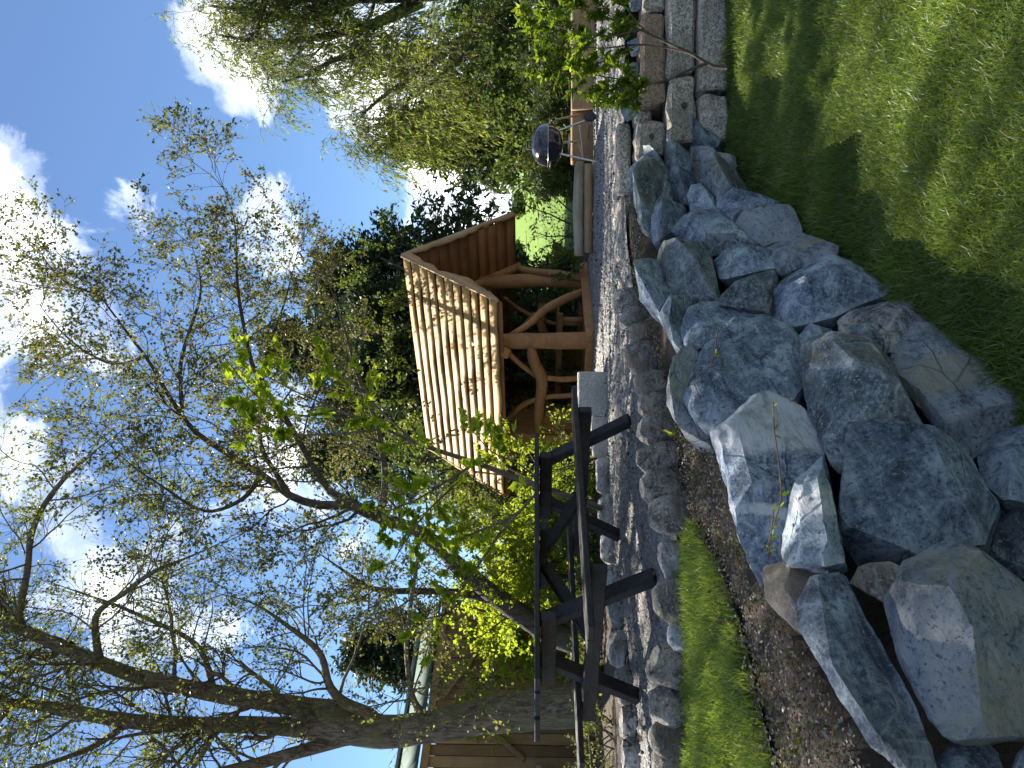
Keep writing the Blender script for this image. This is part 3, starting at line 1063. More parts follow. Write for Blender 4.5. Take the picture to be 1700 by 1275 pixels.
# near and middle part
B.append((c7((175, 480), (240, 280), (400, 120), (540, 85), (640, 130), (680, 220), (690, 400), (660, 470), (545, 440), (380, 545), (300, 590), (230, 570)),
          c7((520, 350, .12), (420, 200, .15), (600, 260, .1), (250, 450, .08)), 'rock', 'big rounded slate-grey boulder with a thin pale vein, above the square block', GW, {}))
B.append((c7((80, 400), (120, 290), (200, 210), (245, 240), (210, 350), (180, 480), (235, 590), (130, 570), (85, 480)),
          [], 'rock_pale', 'whitish boulder cap at the top of the rock wall beside the mulch', GW, dict(lift=0.0, depth=1.1)))
B.append((c7((285, 610), (440, 480), (540, 435), (640, 475), (740, 550), (785, 660), (800, 800), (700, 1060), (550, 1180), (470, 1255), (420, 1120), (360, 950), (320, 750)),
          c7((370, 700, .10), (415, 920, .10), (480, 1180, .06), (600, 560, .12), (700, 700, .10)), 'rock_band', 'large boulder with white upper band and thin pink quartz stripe', GW, dict(bulge=.2)))
B.append((c7((770, 685), (795, 770), (835, 890), (872, 1080), (880, 1180), (800, 1220), (700, 1200), (560, 1160), (550, 1090), (575, 970), (635, 870), (705, 760)),
          c7((650, 1000, .12), (780, 850, .1), (800, 1120, .1)), 'rock_wedge', 'wedge-shaped boulder with a cream band, leaning on the banded boulder', GW, dict(lift=.10, bulge=.2)))
B.append((c7((700, 215), (740, 195), (1000, 220), (1100, 300), (1180, 440), (1240, 600), (940, 625), (890, 790), (830, 740), (780, 640), (730, 530), (700, 350)),
          c7((815, 480, .19), (1000, 490, .18), (1200, 540, .14), (780, 300, .16), (1050, 320, .12)), 'rock_green', 'square greenish grey block with flat face and pale upper side', GW, dict(bulge=.16, bevel=.006)))
B.append((c7((930, 610), (1320, 605), (1430, 690), (1480, 800), (1570, 930), (1510, 1090), (1300, 1130), (1180, 1190), (920, 1210), (880, 1080), (875, 860), (910, 740)),
          c7((970, 1050, .17), (1300, 890, .15), (1340, 700, .11), (960, 780, .15), (1000, 640, .1)), 'rock', 'largest slab-faced blue-grey boulder with stepped ledges, amid the wall', GW, dict(bulge=.14, bevel=.006)))
B.append((c7((1105, 280), (1150, 140), (1290, 145), (1380, 200), (1440, 260), (1560, 330), (1690, 470), (1680, 520), (1480, 570), (1430, 690), (1330, 610), (1290, 570), (1230, 470), (1120, 340)),
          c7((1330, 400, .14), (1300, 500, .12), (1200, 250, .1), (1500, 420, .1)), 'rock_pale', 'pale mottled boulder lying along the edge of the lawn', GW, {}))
B.append((c7((680, 160), (710, 115), (810, 108), (855, 190), (830, 210), (740, 205), (700, 215)), [], 'rock', 'small pale-topped stone squeezed between big rounded boulder and orange stone', GW, {}))
B.append((c7((865, 115), (920, 60), (1030, 5), (1180, 50), (1240, 20), (1285, 110), (1200, 150), (1140, 170), (1100, 270), (1050, 245), (985, 220), (885, 205), (880, 150)),
          c7((1000, 60, .12), (1120, 120, .1)), 'rock_orange', 'rust-orange streaked dark boulder touching the lawn', GW, {}))
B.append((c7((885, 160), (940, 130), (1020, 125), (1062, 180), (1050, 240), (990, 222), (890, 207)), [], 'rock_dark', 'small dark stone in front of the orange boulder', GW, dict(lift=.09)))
B.append((c7((1470, 610), (1520, 560), (1620, 530), (1720, 540), (1740, 930), (1600, 910), (1480, 760), (1460, 680)), c7((1600, 640, .12)), 'rock', 'blue-grey boulder half sunk in the lawn below the slab-faced boulder', GW, {}))
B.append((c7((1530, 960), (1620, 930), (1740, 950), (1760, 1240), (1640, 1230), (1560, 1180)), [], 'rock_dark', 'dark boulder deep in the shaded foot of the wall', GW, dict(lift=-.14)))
B.append((c8((255, 270), (310, 220), (480, 250), (540, 330), (560, 360), (430, 420), (455, 600), (330, 500), (270, 430)), c8((330, 330, .1)), 'rock_brown', 'brownish boulder with tan streaks behind the long tilted slab', GW, dict(depth=.8)))
B.append((c8((410, 420), (500, 370), (600, 335), (680, 350), (740, 440), (840, 600), (930, 780), (1000, 940), (1060, 1100), (1130, 1290), (930, 1260), (780, 1150), (680, 990), (600, 880), (490, 670), (440, 540)),
          c8((660, 380, .08), (800, 680, .09), (960, 960, .09), (700, 900, .1), (900, 1180, .08)), 'rock', 'long tilted blue-grey slab beside the mulch strip', GW, dict(lift=.08, bulge=.12, depth=.4)))
B.append((c8((690, 345), (740, 290), (800, 260), (890, 255), (975, 290), (960, 390), (890, 460), (790, 395)), c8((800, 330, .14)), 'rock_brown', 'small tan stone between long slab and huge speckled boulder', GW, dict(lift=.02)))
B.append((c8((890, 460), (970, 380), (980, 280), (1050, 240), (1200, 190), (1320, 190), (1380, 220), (1440, 300), (1600, 400), (1720, 700), (1620, 1080), (1400, 1095), (1230, 1115), (1150, 1090), (1080, 1000), (1000, 820), (930, 690)),
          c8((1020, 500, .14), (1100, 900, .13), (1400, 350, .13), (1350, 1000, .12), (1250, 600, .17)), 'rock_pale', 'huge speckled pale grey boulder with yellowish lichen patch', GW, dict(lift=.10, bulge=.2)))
B.append((c8((1110, 1290), (1180, 1180), (1260, 1105), (1330, 1105), (1420, 1200), (1480, 1380), (1400, 1500), (1150, 1480)), [], 'rock', 'striped grey boulder just below the huge speckled boulder', GW, {}))
B.append((c8((1520, 1190), (1600, 1150), (1760, 1180), (1780, 1480), (1560, 1500), (1500, 1320)), [], 'rock', 'blue boulder at the very foot of the wall under the speckled boulder', GW, {}))
# far part
F1 = [
    (c6((315, 130), (340, 80), (450, 45), (590, 20), (640, 55), (620, 95), (500, 125), (400, 120)), 'rock'),
    (c6((330, 150), (400, 115), (490, 120), (505, 180), (470, 215), (400, 245), (345, 235)), 'rock_green'),
    (c6((215, 215), (220, 150), (270, 115), (310, 130), (345, 200), (280, 205)), 'rock_pale'),
    (c6((155, 260), (220, 220), (330, 195), (345, 235), (300, 285), (240, 330), (200, 400), (160, 440), (155, 340)), 'rock'),
    (c6((170, 470), (230, 350), (310, 270), (390, 235), (400, 290), (330, 340), (290, 430), (250, 530), (190, 500)), 'rock_green'),
    (c6((275, 390), (350, 320), (390, 310), (370, 380), (310, 440)), 'rock_pale'),
    (c6((390, 290), (450, 240), (510, 240), (520, 290), (470, 380), (420, 390), (365, 355)), 'rock'),
    (c6((450, 230), (530, 200), (680, 205), (755, 235), (760, 300), (700, 280), (640, 335), (610, 350), (530, 290)), 'rock_green'),
    (c6((465, 400), (500, 330), (560, 300), (610, 360), (610, 415), (520, 428), (470, 435)), 'rock'),
    (c6((605, 365), (650, 300), (705, 275), (705, 310), (640, 360)), 'rock_dark'),
    (c6((540, 610), (640, 580), (700, 520), (760, 520), (850, 620), (720, 625), (640, 645), (560, 650)), 'rock_green'),
]
for o, m in F1:
    B.append((o, [], m, SM[0], SM[1], dict(bulge=.46, lift=random.uniform(-.03, .06), grow=1.0)))
B.append((c6((500, 200), (520, 140), (610, 92), (690, 115), (705, 170), (680, 205), (600, 200)), [], 'rock_pale', 'small white stone at the lawn near the stacked kerbstones', GW, dict(lift=.03)))
B.append((c6((615, 380), (690, 310), (780, 320), (880, 355), (925, 365), (820, 425), (720, 485), (690, 470), (650, 420), (615, 415)), c6((760, 400, .14)), 'rock', 'sharp-edged wedge stone pointing at the lawn, far end of the wall', GW, dict(bevel=.005)))
B.append((c6((695, 520), (750, 450), (850, 400), (950, 370), (1010, 420), (1052, 520), (960, 525), (900, 575), (855, 610), (790, 560), (740, 525)), [], 'rock_pale', 'pale flat-topped boulder by the lawn next to the white pointed boulder', GW, {}))
B.append((c6((865, 610), (930, 540), (990, 520), (1080, 560), (1150, 600), (1248, 625), (1240, 680), (1060, 730), (950, 765), (935, 740), (960, 680), (920, 645)), c6((1120, 640, .16), (1060, 600, .14)), 'rock_pale', 'white pointed boulder with a tan end on the lawn edge', GW, {}))
MLAB = ['two-toned boulder with a light crown behind the pale flat-topped boulder', 'blue boulder with a dark underside beside the white pointed boulder', 'greenish stone tucked between the bulky boulder and the long flat block', 'narrow ridge stone at the gravel end above the two-toned boulder', 'slim upright stone between the mulch end and the wide cracked boulder', 'wide cracked boulder just behind the big rounded slate-grey boulder', 'smooth bluish stone bulging over the brown edging stones']
for o, inn, m in [
    (c6((370, 540), (420, 470), (520, 425), (620, 420), (680, 460), (692, 510), (650, 580), (600, 610), (560, 575), (500, 600), (420, 560)), c6((600, 500, .15)), 'rock'),
    (c6((590, 700), (640, 640), (740, 605), (850, 630), (940, 660), (962, 690), (930, 745), (860, 725), (750, 765), (660, 800), (620, 775)), c6((720, 690, .14), (870, 690, .12)), 'rock'),
    (c6((620, 920), (630, 840), (700, 780), (800, 740), (900, 720), (930, 750), (890, 790), (880, 950), (800, 930), (720, 915)), c6((800, 800, .12)), 'rock_green'),
    (c6((255, 570), (300, 450), (370, 380), (445, 400), (430, 460), (380, 530), (310, 590), (260, 600)), [], 'rock'),
    (c6((300, 990), (360, 900), (480, 880), (470, 980), (425, 1060), (440, 1150), (400, 1190), (330, 1080)), [], 'rock'),
    (c6((420, 1060), (460, 950), (540, 915), (720, 910), (830, 950), (895, 975), (880, 1000), (750, 1010), (640, 1060), (600, 1110), (520, 1165), (440, 1145)), c6((560, 1000, .1)), 'rock'),
    (c6((165, 820), (190, 730), (240, 670), (310, 680), (345, 800), (365, 880), (300, 950), (250, 940), (190, 880)), [], 'rock'),
]:
    B.append((o, inn, m, MLAB.pop(0), GW, dict(bulge=.40, lift=random.uniform(-.03, .05), grow=1.01)))
B.append((c6((300, 600), (340, 560), (450, 590), (530, 610), (600, 700), (618, 800), (612, 910), (480, 910), (375, 890), (330, 780), (300, 690)), c6((420, 700, .16), (520, 790, .14), (400, 830, .1)), 'rock_green', 'bulky boulder with a dark olive crown, highest along the middle of the wall', GW, {}))
B.append((c6((890, 790), (960, 760), (1120, 730), (1290, 710), (1400, 780), (1525, 850), (1490, 885), (1350, 930), (1240, 1000), (1020, 1045), (980, 1010), (905, 980)),
          c6((920, 880, .1), (1150, 900, .15), (1390, 860, .12), (1250, 760, .1)), 'rock', 'long flat-topped blue block resting on the lawn edge', GW, dict(bulge=.16, bevel=.006)))
for i, (o, inn, m, lab, grp, kw) in enumerate(B):
    boulder(o, inn, m, lab, grp, seed=i + 1, **kw)

# rubble and earth packed behind the boulders (dark joints)
bx = np.linspace(-1.2, 6.4, 60)
V, Q = [], []
for i, tt in enumerate(bx):
    for j in range(8):
        z = -0.85 + j * 0.11
        off = -0.30 - 0.5 * (j / 7.0) + 0.04 * math.sin(i * 1.7 + j * 2.3)
        p = BASE + DV * tt + NH * off
        V.append((p[0], p[1], z - (0.02 if j == 7 else 0)))
for i in range(len(bx) - 1):
    for j in range(7):
        a = i * 8 + j
        Q.append((a, a + 8, a + 9, a + 1))
bank = mobj('earth_bank', fast_mesh('earth_bank', np.array(V), np.array(Q), True), M['soil'])
tag(bank, 'dark earth packed behind the boulders', kind='structure')


# ================================================================== EDGING STONES
def edge_stone(px, py, wpx, hgt, mat, label, group, dep=None, seed=0, z0=-0.03, flat=1.0, name='edging_stone', rough=0.07):
    """rounded stone standing on the terrace: pixel of its foot, width in pixels, height in metres"""
    P0 = at_z(px, py, 0.0)
    D = P0[1]
    wm = wpx / F * D
    dm = dep or wm * random.uniform(0.65, 0.9)
    pts = []
    rs = random.Random(seed)
    for lev, k in ((0.0, 0.95), (0.45, 1.05), (0.8, 0.86), (1.0, 0.55 * flat)):
        for a in range(9):
            an = a / 9 * 2 * math.pi + rs.uniform(-.2, .2)
            pts.append((math.cos(an) * wm * 0.5 * k * rs.uniform(0.85, 1.05), math.sin(an) * dm * 0.5 * k * rs.uniform(0.85, 1.05) , z0 + lev * hgt * rs.uniform(0.92, 1.03)))
    P = np.array(pts)
    ang = rs.uniform(-0.25, 0.25) + 0.35
    ca, sa = math.cos(ang), math.sin(ang)
    P = np.stack([P[:, 0] * ca - P[:, 1] * sa + P0[0], P[:, 0] * sa + P[:, 1] * ca + P0[1] + dm * 0.5, P[:, 2]], 1)
    bm, C = rock_mesh(P, seed + 50, 0.035, rough, 0.012, 6)
    o = bm_obj(name, bm, M[mat], None, C, smooth=True)
    return tag(o, label, 'edging stone', group)


EB = ('rounded brown edging stone along the front of the gravel terrace', 'brown edging stones in front of the gravel')
front = [(1050, 497, 46, .13), (1064, 524, 42, .12), (1068, 552, 44, .13), (1082, 592, 56, .16), (1100, 640, 48, .15), (1104, 676, 50, .16), (1112, 716, 52, .15), (1118, 764, 58, .16), (1126, 812, 60, .15), (1132, 862, 66, .14),
         (1140, 1010, 76, .14), (1138, 1118, 78, .16), (1136, 1180, 74, .14), (1136, 1236, 66, .13), (1130, 1290, 66, .13)]
for i, (px, py, wp, h) in enumerate(front):
    edge_stone(px + 4, py, wp * random.uniform(.95, 1.25), h * random.uniform(1.15, 1.7), 'rock_brown', EB[0], EB[1], seed=i)
edge_stone(1138, 938, 74, .15, 'rock_flag', 'pale grey layered edging block at the front of the gravel', None, seed=31, flat=1.6, rough=.04)
edge_stone(1144, 1064, 56, .12, 'rock_pale', 'small white tilted edging stone among the brown ones', None, seed=32)
EF = ('flat weathered grey edging stone along the back of the gravel', 'grey edging stones behind the gravel')
backs = [(1012, 792, 70, .16), (1017, 856, 62, .15), (1020, 915, 58, .15), (1026, 966, 48, .13), (1034, 1024, 62, .15), (1040, 1087, 66, .16), (1050, 1150, 66, .15), (1058, 1212, 60, .14), (1062, 1268, 62, .14)]
for i, (px, py, wp, h) in enumerate(backs):
    edge_stone(px, py, wp, h, 'rock_flag', EF[0], EF[1], seed=60 + i, flat=1.5, dep=.25)


# ================================================================== KERBSTONE STEP AND SLEEPERS ON THE RIGHT
def kerb(x0, x1, z0, z1, y0, dep, mat, label, group, name='kerbstone', hole=None, bev=0.024):
    L, H = x1 - x0, z1 - z0
    bm = box_bm((L, dep, H), bev, None, 0.006)
    bmesh.ops.subdivide_edges(bm, edges=[e for e in bm.edges if e.calc_length() > 0.1], cuts=3, use_grid_fill=True)
    bmesh.ops.triangulate(bm, faces=list(bm.faces))
    so = Vector((x0 * 5, z0 * 9, y0))
    for v in bm.verts:
        v.co += v.normal * 0.03 * noise.fractal(v.co * 6 + so, 0.9, 2.0, 4) if v.normal.length else Vector()
    o = bm_obj(name, bm, M[mat], None, ((x0 + x1) / 2, y0 + dep / 2, (z0 + z1) / 2))
    tag(o, label, 'kerbstone', group)
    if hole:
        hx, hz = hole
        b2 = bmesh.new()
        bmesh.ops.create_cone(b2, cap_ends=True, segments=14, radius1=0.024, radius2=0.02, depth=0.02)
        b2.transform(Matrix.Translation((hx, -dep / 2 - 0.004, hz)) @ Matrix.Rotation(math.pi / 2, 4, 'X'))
        bm_obj('dowel_hole', b2, M['dark_fill'], o)  # solid dark disc, its colour stands for the shade inside the hole
    return o


def kpx(pxl, pxr, yl, yr, D):
    """pixel box -> x0,x1,z0,z1 at depth D (pxl upper edge, yr right end)"""
    a = at_depth(pxr, yl, D); b = at_depth(pxl, yr, D)
    return a[0], b[0], a[2], b[2]


K = [((1021, 1049, 322, 204), 6.42, .22, 'granite', 'granite kerbstone laid flat at the gravel edge beside the grill', None),
     ((1024, 1050, 430, 326), 6.44, .24, 'granite', 'long sunlit kerbstone at the gravel edge behind the far boulders', None),
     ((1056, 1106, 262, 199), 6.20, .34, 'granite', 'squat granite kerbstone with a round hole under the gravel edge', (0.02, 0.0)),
     ((1057, 1083, 201, 178), 6.24, .26, 'granite', 'small granite offcut beside the squat kerbstone', None),
     ((1064, 1106, 172, 20), 6.16, .3, 'sandstone', 'long reddish brown kerbstone, topmost of the stack behind the shrub', None),
     ((1066, 1106, 17, -90), 6.18, .3, 'granite', 'rough granite kerbstone beyond the reddish one, under the shrub leaves', None),
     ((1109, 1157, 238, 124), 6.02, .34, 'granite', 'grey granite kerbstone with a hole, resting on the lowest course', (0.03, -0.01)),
     ((1108, 1154, 121, -90), 6.02, .34, 'granite', 'long dark granite kerbstone behind the shrub stems', None),
     ((1160, 1212, 150, -90), 5.94, .34, 'granite', 'long bottom kerbstone behind the foot of the shrub', None),
     ((1161, 1212, 236, 153), 5.96, .34, 'granite', 'short bottom kerbstone next to the boulders at the lawn', None)]
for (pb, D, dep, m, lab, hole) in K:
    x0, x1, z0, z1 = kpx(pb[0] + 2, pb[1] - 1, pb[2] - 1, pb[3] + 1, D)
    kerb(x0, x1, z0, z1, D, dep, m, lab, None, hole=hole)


RK = ('granite kerbstone in the courses continuing past the leafy shrub', 'kerbstones continuing past the leafy shrub')
for row, (z0, z1, D) in enumerate(((-.74, -.55, 5.96), (-.53, -.30, 6.03), (-.28, -.10, 6.18))):
    x0 = 3.5 + .1 * row
    for L in (1.15, .9, 1.3):
        kerb(x0, x0 + L, z0, z1, D, .33, 'sandstone' if (row == 2 and L == .9) else 'granite', RK[0], RK[1])
        x0 += L + .02


def loose_stone(outl, D, mat, label, group, seed, dep=.8):
    return boulder(outl, [], mat, label, group, seed=seed, depth=dep, placer=lambda px, py, lift: at_depth(px, py, D), bevel=.005, edge=.05)


def c3(*pts): return [(800 + p[0] / 3.864, p[1] / 3.864) for p in pts]


GS = ('grey angular stone lying on top of the stacked kerbstones', 'stones on top of the kerbstones')
for i, (o, D) in enumerate([(c3((880, 600), (930, 570), (1000, 590), (1025, 640), (985, 760), (930, 780), (895, 720)), 6.3), (c3((930, 270), (990, 245), (1035, 290), (1030, 350), (960, 365)), 6.35), (c3((920, -40), (1000, -60), (1035, 0), (1030, 80), (960, 70)), 6.35), (c3((910, 440), (970, 400), (1025, 420), (1020, 500), (940, 510)), 6.35)]):
    loose_stone(o, D, 'rock', GS[0], GS[1], 70 + i)


def sleeper(name, px0, px1, y0, y1, D0, D1, label, dep=.2):
    a = at_depth(px1, y0, D0); b = at_depth(px1, y1, D1)
    h = at_depth(px0, y0, D0)[2] - a[2]
    a[2] = b[2] = min(a[2], 0.0)
    mid = np.array([0, 0, h / 2 + 0.01])
    m, L = beam_matrix(a + mid, b + mid)
    o = bm_obj(name, box_bm((L, dep, h), .012, None, .004), M['sleeper'])
    o.matrix_world = m @ Matrix.Translation((0, dep / 2 * 1, 0))
    return tag(o, label, 'sleeper')


sleeper('timber_sleeper', 950, 986, 267, 178, 9.7, 9.7, 'weathered timber sleeper set on edge behind the kettle grill')
sleeper('timber_sleeper', 950, 987, 181, -60, 9.55, 9.2, 'second timber sleeper continuing right of the kettle grill, behind the leafy shrub')
a, b = at_depth(962, 269, 9.75), at_depth(961, 425, 9.9)
lg = log_obj('border_log', [a, (a + b) / 2 + np.array([0, 0, .01]), b], [.062, .07, .06], M['old_log'], None, 12, 12, .05, 3)
tag(lg, 'barkless grey-brown log lying along the back gravel edge', 'log')
a, b = at_depth(977, 272, 9.72), at_depth(977, 420, 9.85)
lg = log_obj('border_log', [a, b], [.055, .055], M['sleeper'], None, 12, 12, .04, 8)
tag(lg, 'dark lower log beneath the grey-brown border log', 'log')
# concrete blocks left of the shelter
for (pb, D, lab) in [((961, 1010, 690, 617), 8.0, 'tall pale concrete block in front of the wooden shelter'), ((984, 1012, 724, 692), 7.95, 'low concrete block between the tall block and the end block'), ((985, 1014, 760, 727), 7.9, 'stained end block of the concrete row by the grey edging stones')]:
    x0, x1, z0, z1 = kpx(*pb, D)
    o = bm_obj('concrete_block', box_bm((x1 - x0, .3, z1 + 0.03), .008, None, .003), M['concrete'], None, ((x0 + x1) / 2, D + .15, (z1 - 0.03) / 2))
    tag(o, lab, 'concrete block')

# ================================================================== RUSTIC SHELTER
GZ0 = np.array([1.65, 9.8, 0.0])
RV = np.array([-0.76, 0.65, 0.0]); RV /= np.linalg.norm(RV)
GV = np.array([RV[1], -RV[0], 0.0])            # across, towards the far right
ZV = np.array([0, 0, 1.0])
RIDGE, RLEN = 2.42, 3.45


def gp(s, g, z):
    return GZ0 + RV * s + GV * g + ZV * z


shelter = empty('garden_shelter', tuple(gp(1.7, 0, 0)))
tag(shelter, 'rustic log shelter with steep wavy-board roof and bench, on the gravel terrace', 'garden shelter')
shelter.location = (0, 0, 0)
roof = empty('roof'); roof.parent = shelter


def wavy_board(name, p0, along, down, nrm, L, wdt, th, seed, mat, parent, seg=18, amp=0.018, both=False, freq=1.7, under=None):
    """board from p0 running `along` (length L), hanging `down` by wdt, live lower edge"""
    V = []
    for i in range(seg + 1):
        x = L * i / seg
        wv = wdt + amp * 2.0 * noise.fractal(Vector((x * freq, seed * 5.3, 0.7)), 0.7, 2.0, 3) + amp * 0.7 * math.sin(x * 5 + seed)
        t0 = amp * 0.5 * noise.noise(Vector((x * 2.0, seed * 3.3, 9.1))) if both else 0.0
        lift = 0.006 * noise.noise(Vector((x * 1.2, seed * 2.1, 4.0)))
        base = p0 + along * x
        for (dd, nn) in ((t0, 0), (wv, lift), (wv, lift + th), (t0, th)):
            V.append(base + down * dd + nrm * nn)
    Q = []
    for i in range(seg):
        a = i * 4
        for k in range(4):
            Q.append((a + k, a + (k + 1) % 4, a + 4 + (k + 1) % 4, a + 4 + k))
    Q.append((0, 3, 2, 1)); e = seg * 4; Q.append((e, e + 1, e + 2, e + 3))
    V = np.array(V)
    # local frame: X along the board, so that the grain runs lengthwise
    R = np.stack([along, down, np.cross(along, down)], 1)
    C = V.mean(0)
    me = fast_mesh(name, (V - C) @ R, np.array(Q))
    bm = bmesh.new(); bm.from_mesh(me); bmesh.ops.recalc_face_normals(bm, faces=list(bm.faces)); bm.to_mesh(me); bm.free()
    o = mobj(name, me, M[mat], parent)
    if under:        # brown underside with its shade put into the colour, bleached upper side
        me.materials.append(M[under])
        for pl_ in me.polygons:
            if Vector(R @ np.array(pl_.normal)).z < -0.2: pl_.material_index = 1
    m4 = Matrix(R.tolist()).to_4x4(); m4.translation = Vector(C)
    o.matrix_world = m4
    return o


S1_ = 0.84
for sgn, half, ze, nb in ((-1, 1.02, 1.15, 11), (1, 1.10, 1.03, 11)):
    rise = RIDGE - ze
    sl = math.hypot(half, rise)
    down = (GV * sgn * half - ZV * rise) / sl
    nrm = unit(np.cross(RV, down)) ; nrm = nrm if nrm[2] > 0 else -nrm
    wstep = sl / nb
    for i in range(nb):                  # closed lower layer, gap shadow put into its dark brown
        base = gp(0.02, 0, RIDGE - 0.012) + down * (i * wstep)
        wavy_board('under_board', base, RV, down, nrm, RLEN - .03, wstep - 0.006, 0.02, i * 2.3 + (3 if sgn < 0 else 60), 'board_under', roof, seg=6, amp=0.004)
    for i in range(nb):                  # bleached live-edge boards on top, with gaps
        base = gp(random.uniform(-0.012, 0.012), 0, RIDGE) + down * (i * wstep + 0.004) + nrm * 0.036
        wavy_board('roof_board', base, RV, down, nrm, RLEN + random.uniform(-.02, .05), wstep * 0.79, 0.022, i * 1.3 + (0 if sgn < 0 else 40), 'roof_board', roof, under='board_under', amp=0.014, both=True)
    # verge boards with wavy lower edges at both gables
    for s0, nm in ((-0.035, 0), (RLEN + 0.01, 1)):
        vd = unit(-ZV + GV * sgn * -0.0)
        perp = unit(-nrm)
        wavy_board('verge_board', gp(s0, 0, RIDGE + 0.05) + nrm * 0.03, down, perp, RV, sl + 0.03, 0.105, 0.028, 3.7 + sgn + nm * 9, 'verge', roof, seg=34, amp=0.03, freq=4.2)
    # rafters
    for s0 in (0.82, 2.62):
        a = gp(s0, sgn * 0.03, RIDGE - 0.17); b = gp(s0, sgn * (half - 0.02), ze - 0.06)
        log_obj('rafter', [a, (a + b) / 2 + ZV * .02, b], [.06, .062, .066], M['robinia'], roof, 12, 10, .05, sgn + 7)
    # eave purlin
    a, b = gp(S1_ - .06, sgn * 0.68, RIDGE - 0.70 / half * rise - 0.10), gp(3.2, sgn * 0.68, RIDGE - 0.70 / half * rise - 0.10)
    log_obj('purlin', [a, (a + b) / 2 + ZV * .02, b], [.055, .06, .055], M['robinia'], roof, 10, 12, .05, sgn + 17)
a, b = gp(0.15, 0, RIDGE - 0.11), gp(3.3, 0, RIDGE - 0.11)
log_obj('ridge_pole', [a, b], [.06, .06], M['robinia'], roof, 10, 12, .05, 23)

PW = 0.69
S1, S2 = 0.84, 2.62
for (s, g, r) in ((S1, -PW, .105), (S1, PW, .105), (S2, -PW, .1), (S2, PW, .095)):
    bend = RV * random.uniform(-.03, .03) + GV * random.uniform(-.03, .03)
    a, b = gp(s, g, 0.02), gp(s, g * 0.99, 1.56)
    log_obj('post', [a, gp(s, g, .6) + bend, gp(s, g, 1.1) + bend * .5, b], [r * 1.08, r, r * .96, r * .9], M['robinia'], shelter, 14, 16, .05, s + g * 3)
# sill beams
for (p, q) in (((S1 - .16, -PW - .16), (S1 - .16, PW + .2)), ((S2 + .1, -PW), (S2 + .1, PW))):
    beam('sill_beam', gp(p[0], p[1], .055), gp(q[0], q[1], .055), .1, .11, M['robinia'], shelter)
for g in (-PW - .1, PW + .1):
    beam('sill_beam', gp(S1 - .1, g, .05), gp(S2 + .05, g, .05), .1, .1, M['robinia'], shelter)
beam('floor_board', gp(S1, -.35, .03), gp(S2, -.35, .03), .5, .03, M['robinia'], shelter)
beam('floor_board', gp(S1, .25, .03), gp(S2, .25, .03), .5, .03, M['robinia'], shelter)


def curved(name, pxs, radii, sd, n=16):
    """a crooked branch through (pixel, pixel, s, g) hints given in shelter coordinates"""
    return log_obj(name, [gp(*p) for p in pxs], radii, M['robinia'], shelter, 10, n, .09, sd)


# front (near gable) braces
curved('brace', [(S1 - .12, PW - .10, .06), (S1 - .14, PW - .02, .40), (S1 - .14, PW + .06, .75), (S1 - .1, PW + .2, .98)], [.05, .058, .05, .042], 1)
curved('brace', [(S1 - .12, .28, .06), (S1 - .13, .06, .35), (S1 - .12, -.18, .62), (S1 - .1, -.46, .82), (S1 - .05, -PW + .05, 1.05)], [.05, .058, .055, .05, .04], 2)
curved('back_rail', [(S1 + .3, PW + .02, .62), (S1 + .7, PW - .02, .66), (S1 + 1.1, PW + .03, .58), (S2, PW, .62)], [.06, .075, .07, .06], 3)
curved('thin_brace', [(S1 + .75, PW, .06), (S1 + .72, PW, .5), (S1 + .5, PW + .02, .95), (S1 + .25, PW, 1.2)], [.028, .03, .026, .022], 4)
curved('thin_brace', [(S1 + .55, PW, .75), (S1 + .85, PW, 1.0), (S1 + 1.05, PW, 1.25)], [.03, .03, .026], 14)
# rail and braces on the long left side
curved('arm_rail', [(S1 - .05, -PW - .04, .82), (S1 + .3, -PW - .06, .76), (S1 + .62, -PW - .02, .66), (S1 + 1.1, -PW - .05, .69), (S2 + .1, -PW - .03, .70)], [.062, .075, .08, .07, .06], 5)
curved('thin_brace', [(S1 + .1, -PW, 1.18), (S1 + .35, -PW, .98), (S1 + .6, -PW, .74)], [.03, .034, .03], 6)
curved('thin_brace', [(S1 + .62, -PW, .66), (S1 + .66, -PW, .35), (S1 + .62, -PW, .06)], [.036, .036, .04], 7)
curved('thin_brace', [(S1 + 1.5, -PW, 1.2), (S1 + 1.1, -PW, .88), (S1 + .98, -PW, .6), (S1 + .95, -PW, .3), (S1 + .9, -PW, .06)], [.034, .036, .034, .036, .04], 8)
# bench
for k in range(3):
    beam('bench_board', gp(S1 + .25, .28 + k * .13, .42), gp(S2 - .06, .28 + k * .13, .42), .12, .035, M['robinia'], shelter)
beam('bench_rail', gp(S1 + .2, .2, .39), gp(S2 - .05, .2, .39), .04, .07, M['robinia'], shelter)
for s in (S1 + .35, S2 - .4):
    log_obj('bench_leg', [gp(s, .26, 0.05), gp(s, .26, .4)], [.04, .04], M['robinia'], shelter, 8, 5, .05, s)
# plank walls: far gable end and the far half of the right side
np_ = 11
for k in range(np_):
    g = -PW - .08 + (2 * PW + .16) * (k + .5) / np_
    top = (1.12 if k < 6 else 1.35) + .3 * (1 - abs(g) / .8) * (k >= 3)
    beam('wall_plank', gp(S2 + .14, g, .1), gp(S2 + .14, g, max(.62, top)), (2 * PW + .16) / np_ - .008, .022, M['plank'], shelter, up=tuple(RV), bevel=.003)
for k in range(4):
    s = S1 + 1.26 + .13 * (k + .5)
    beam('wall_plank', gp(s, PW + .08, .1), gp(s, PW + .08, 1.3), .128, .022, M['plank'], shelter, up=tuple(GV), bevel=.003)
# low plank screen closing the far part of the left side
for k in range(6):
    s = S1 + 1.28 + .115 * k
    beam('wall_plank', gp(s, -PW - .02, .08), gp(s, -PW - .02, .60 + .05 * math.sin(k)), .108, .022, M['plank'], shelter, up=tuple(GV), bevel=.003)

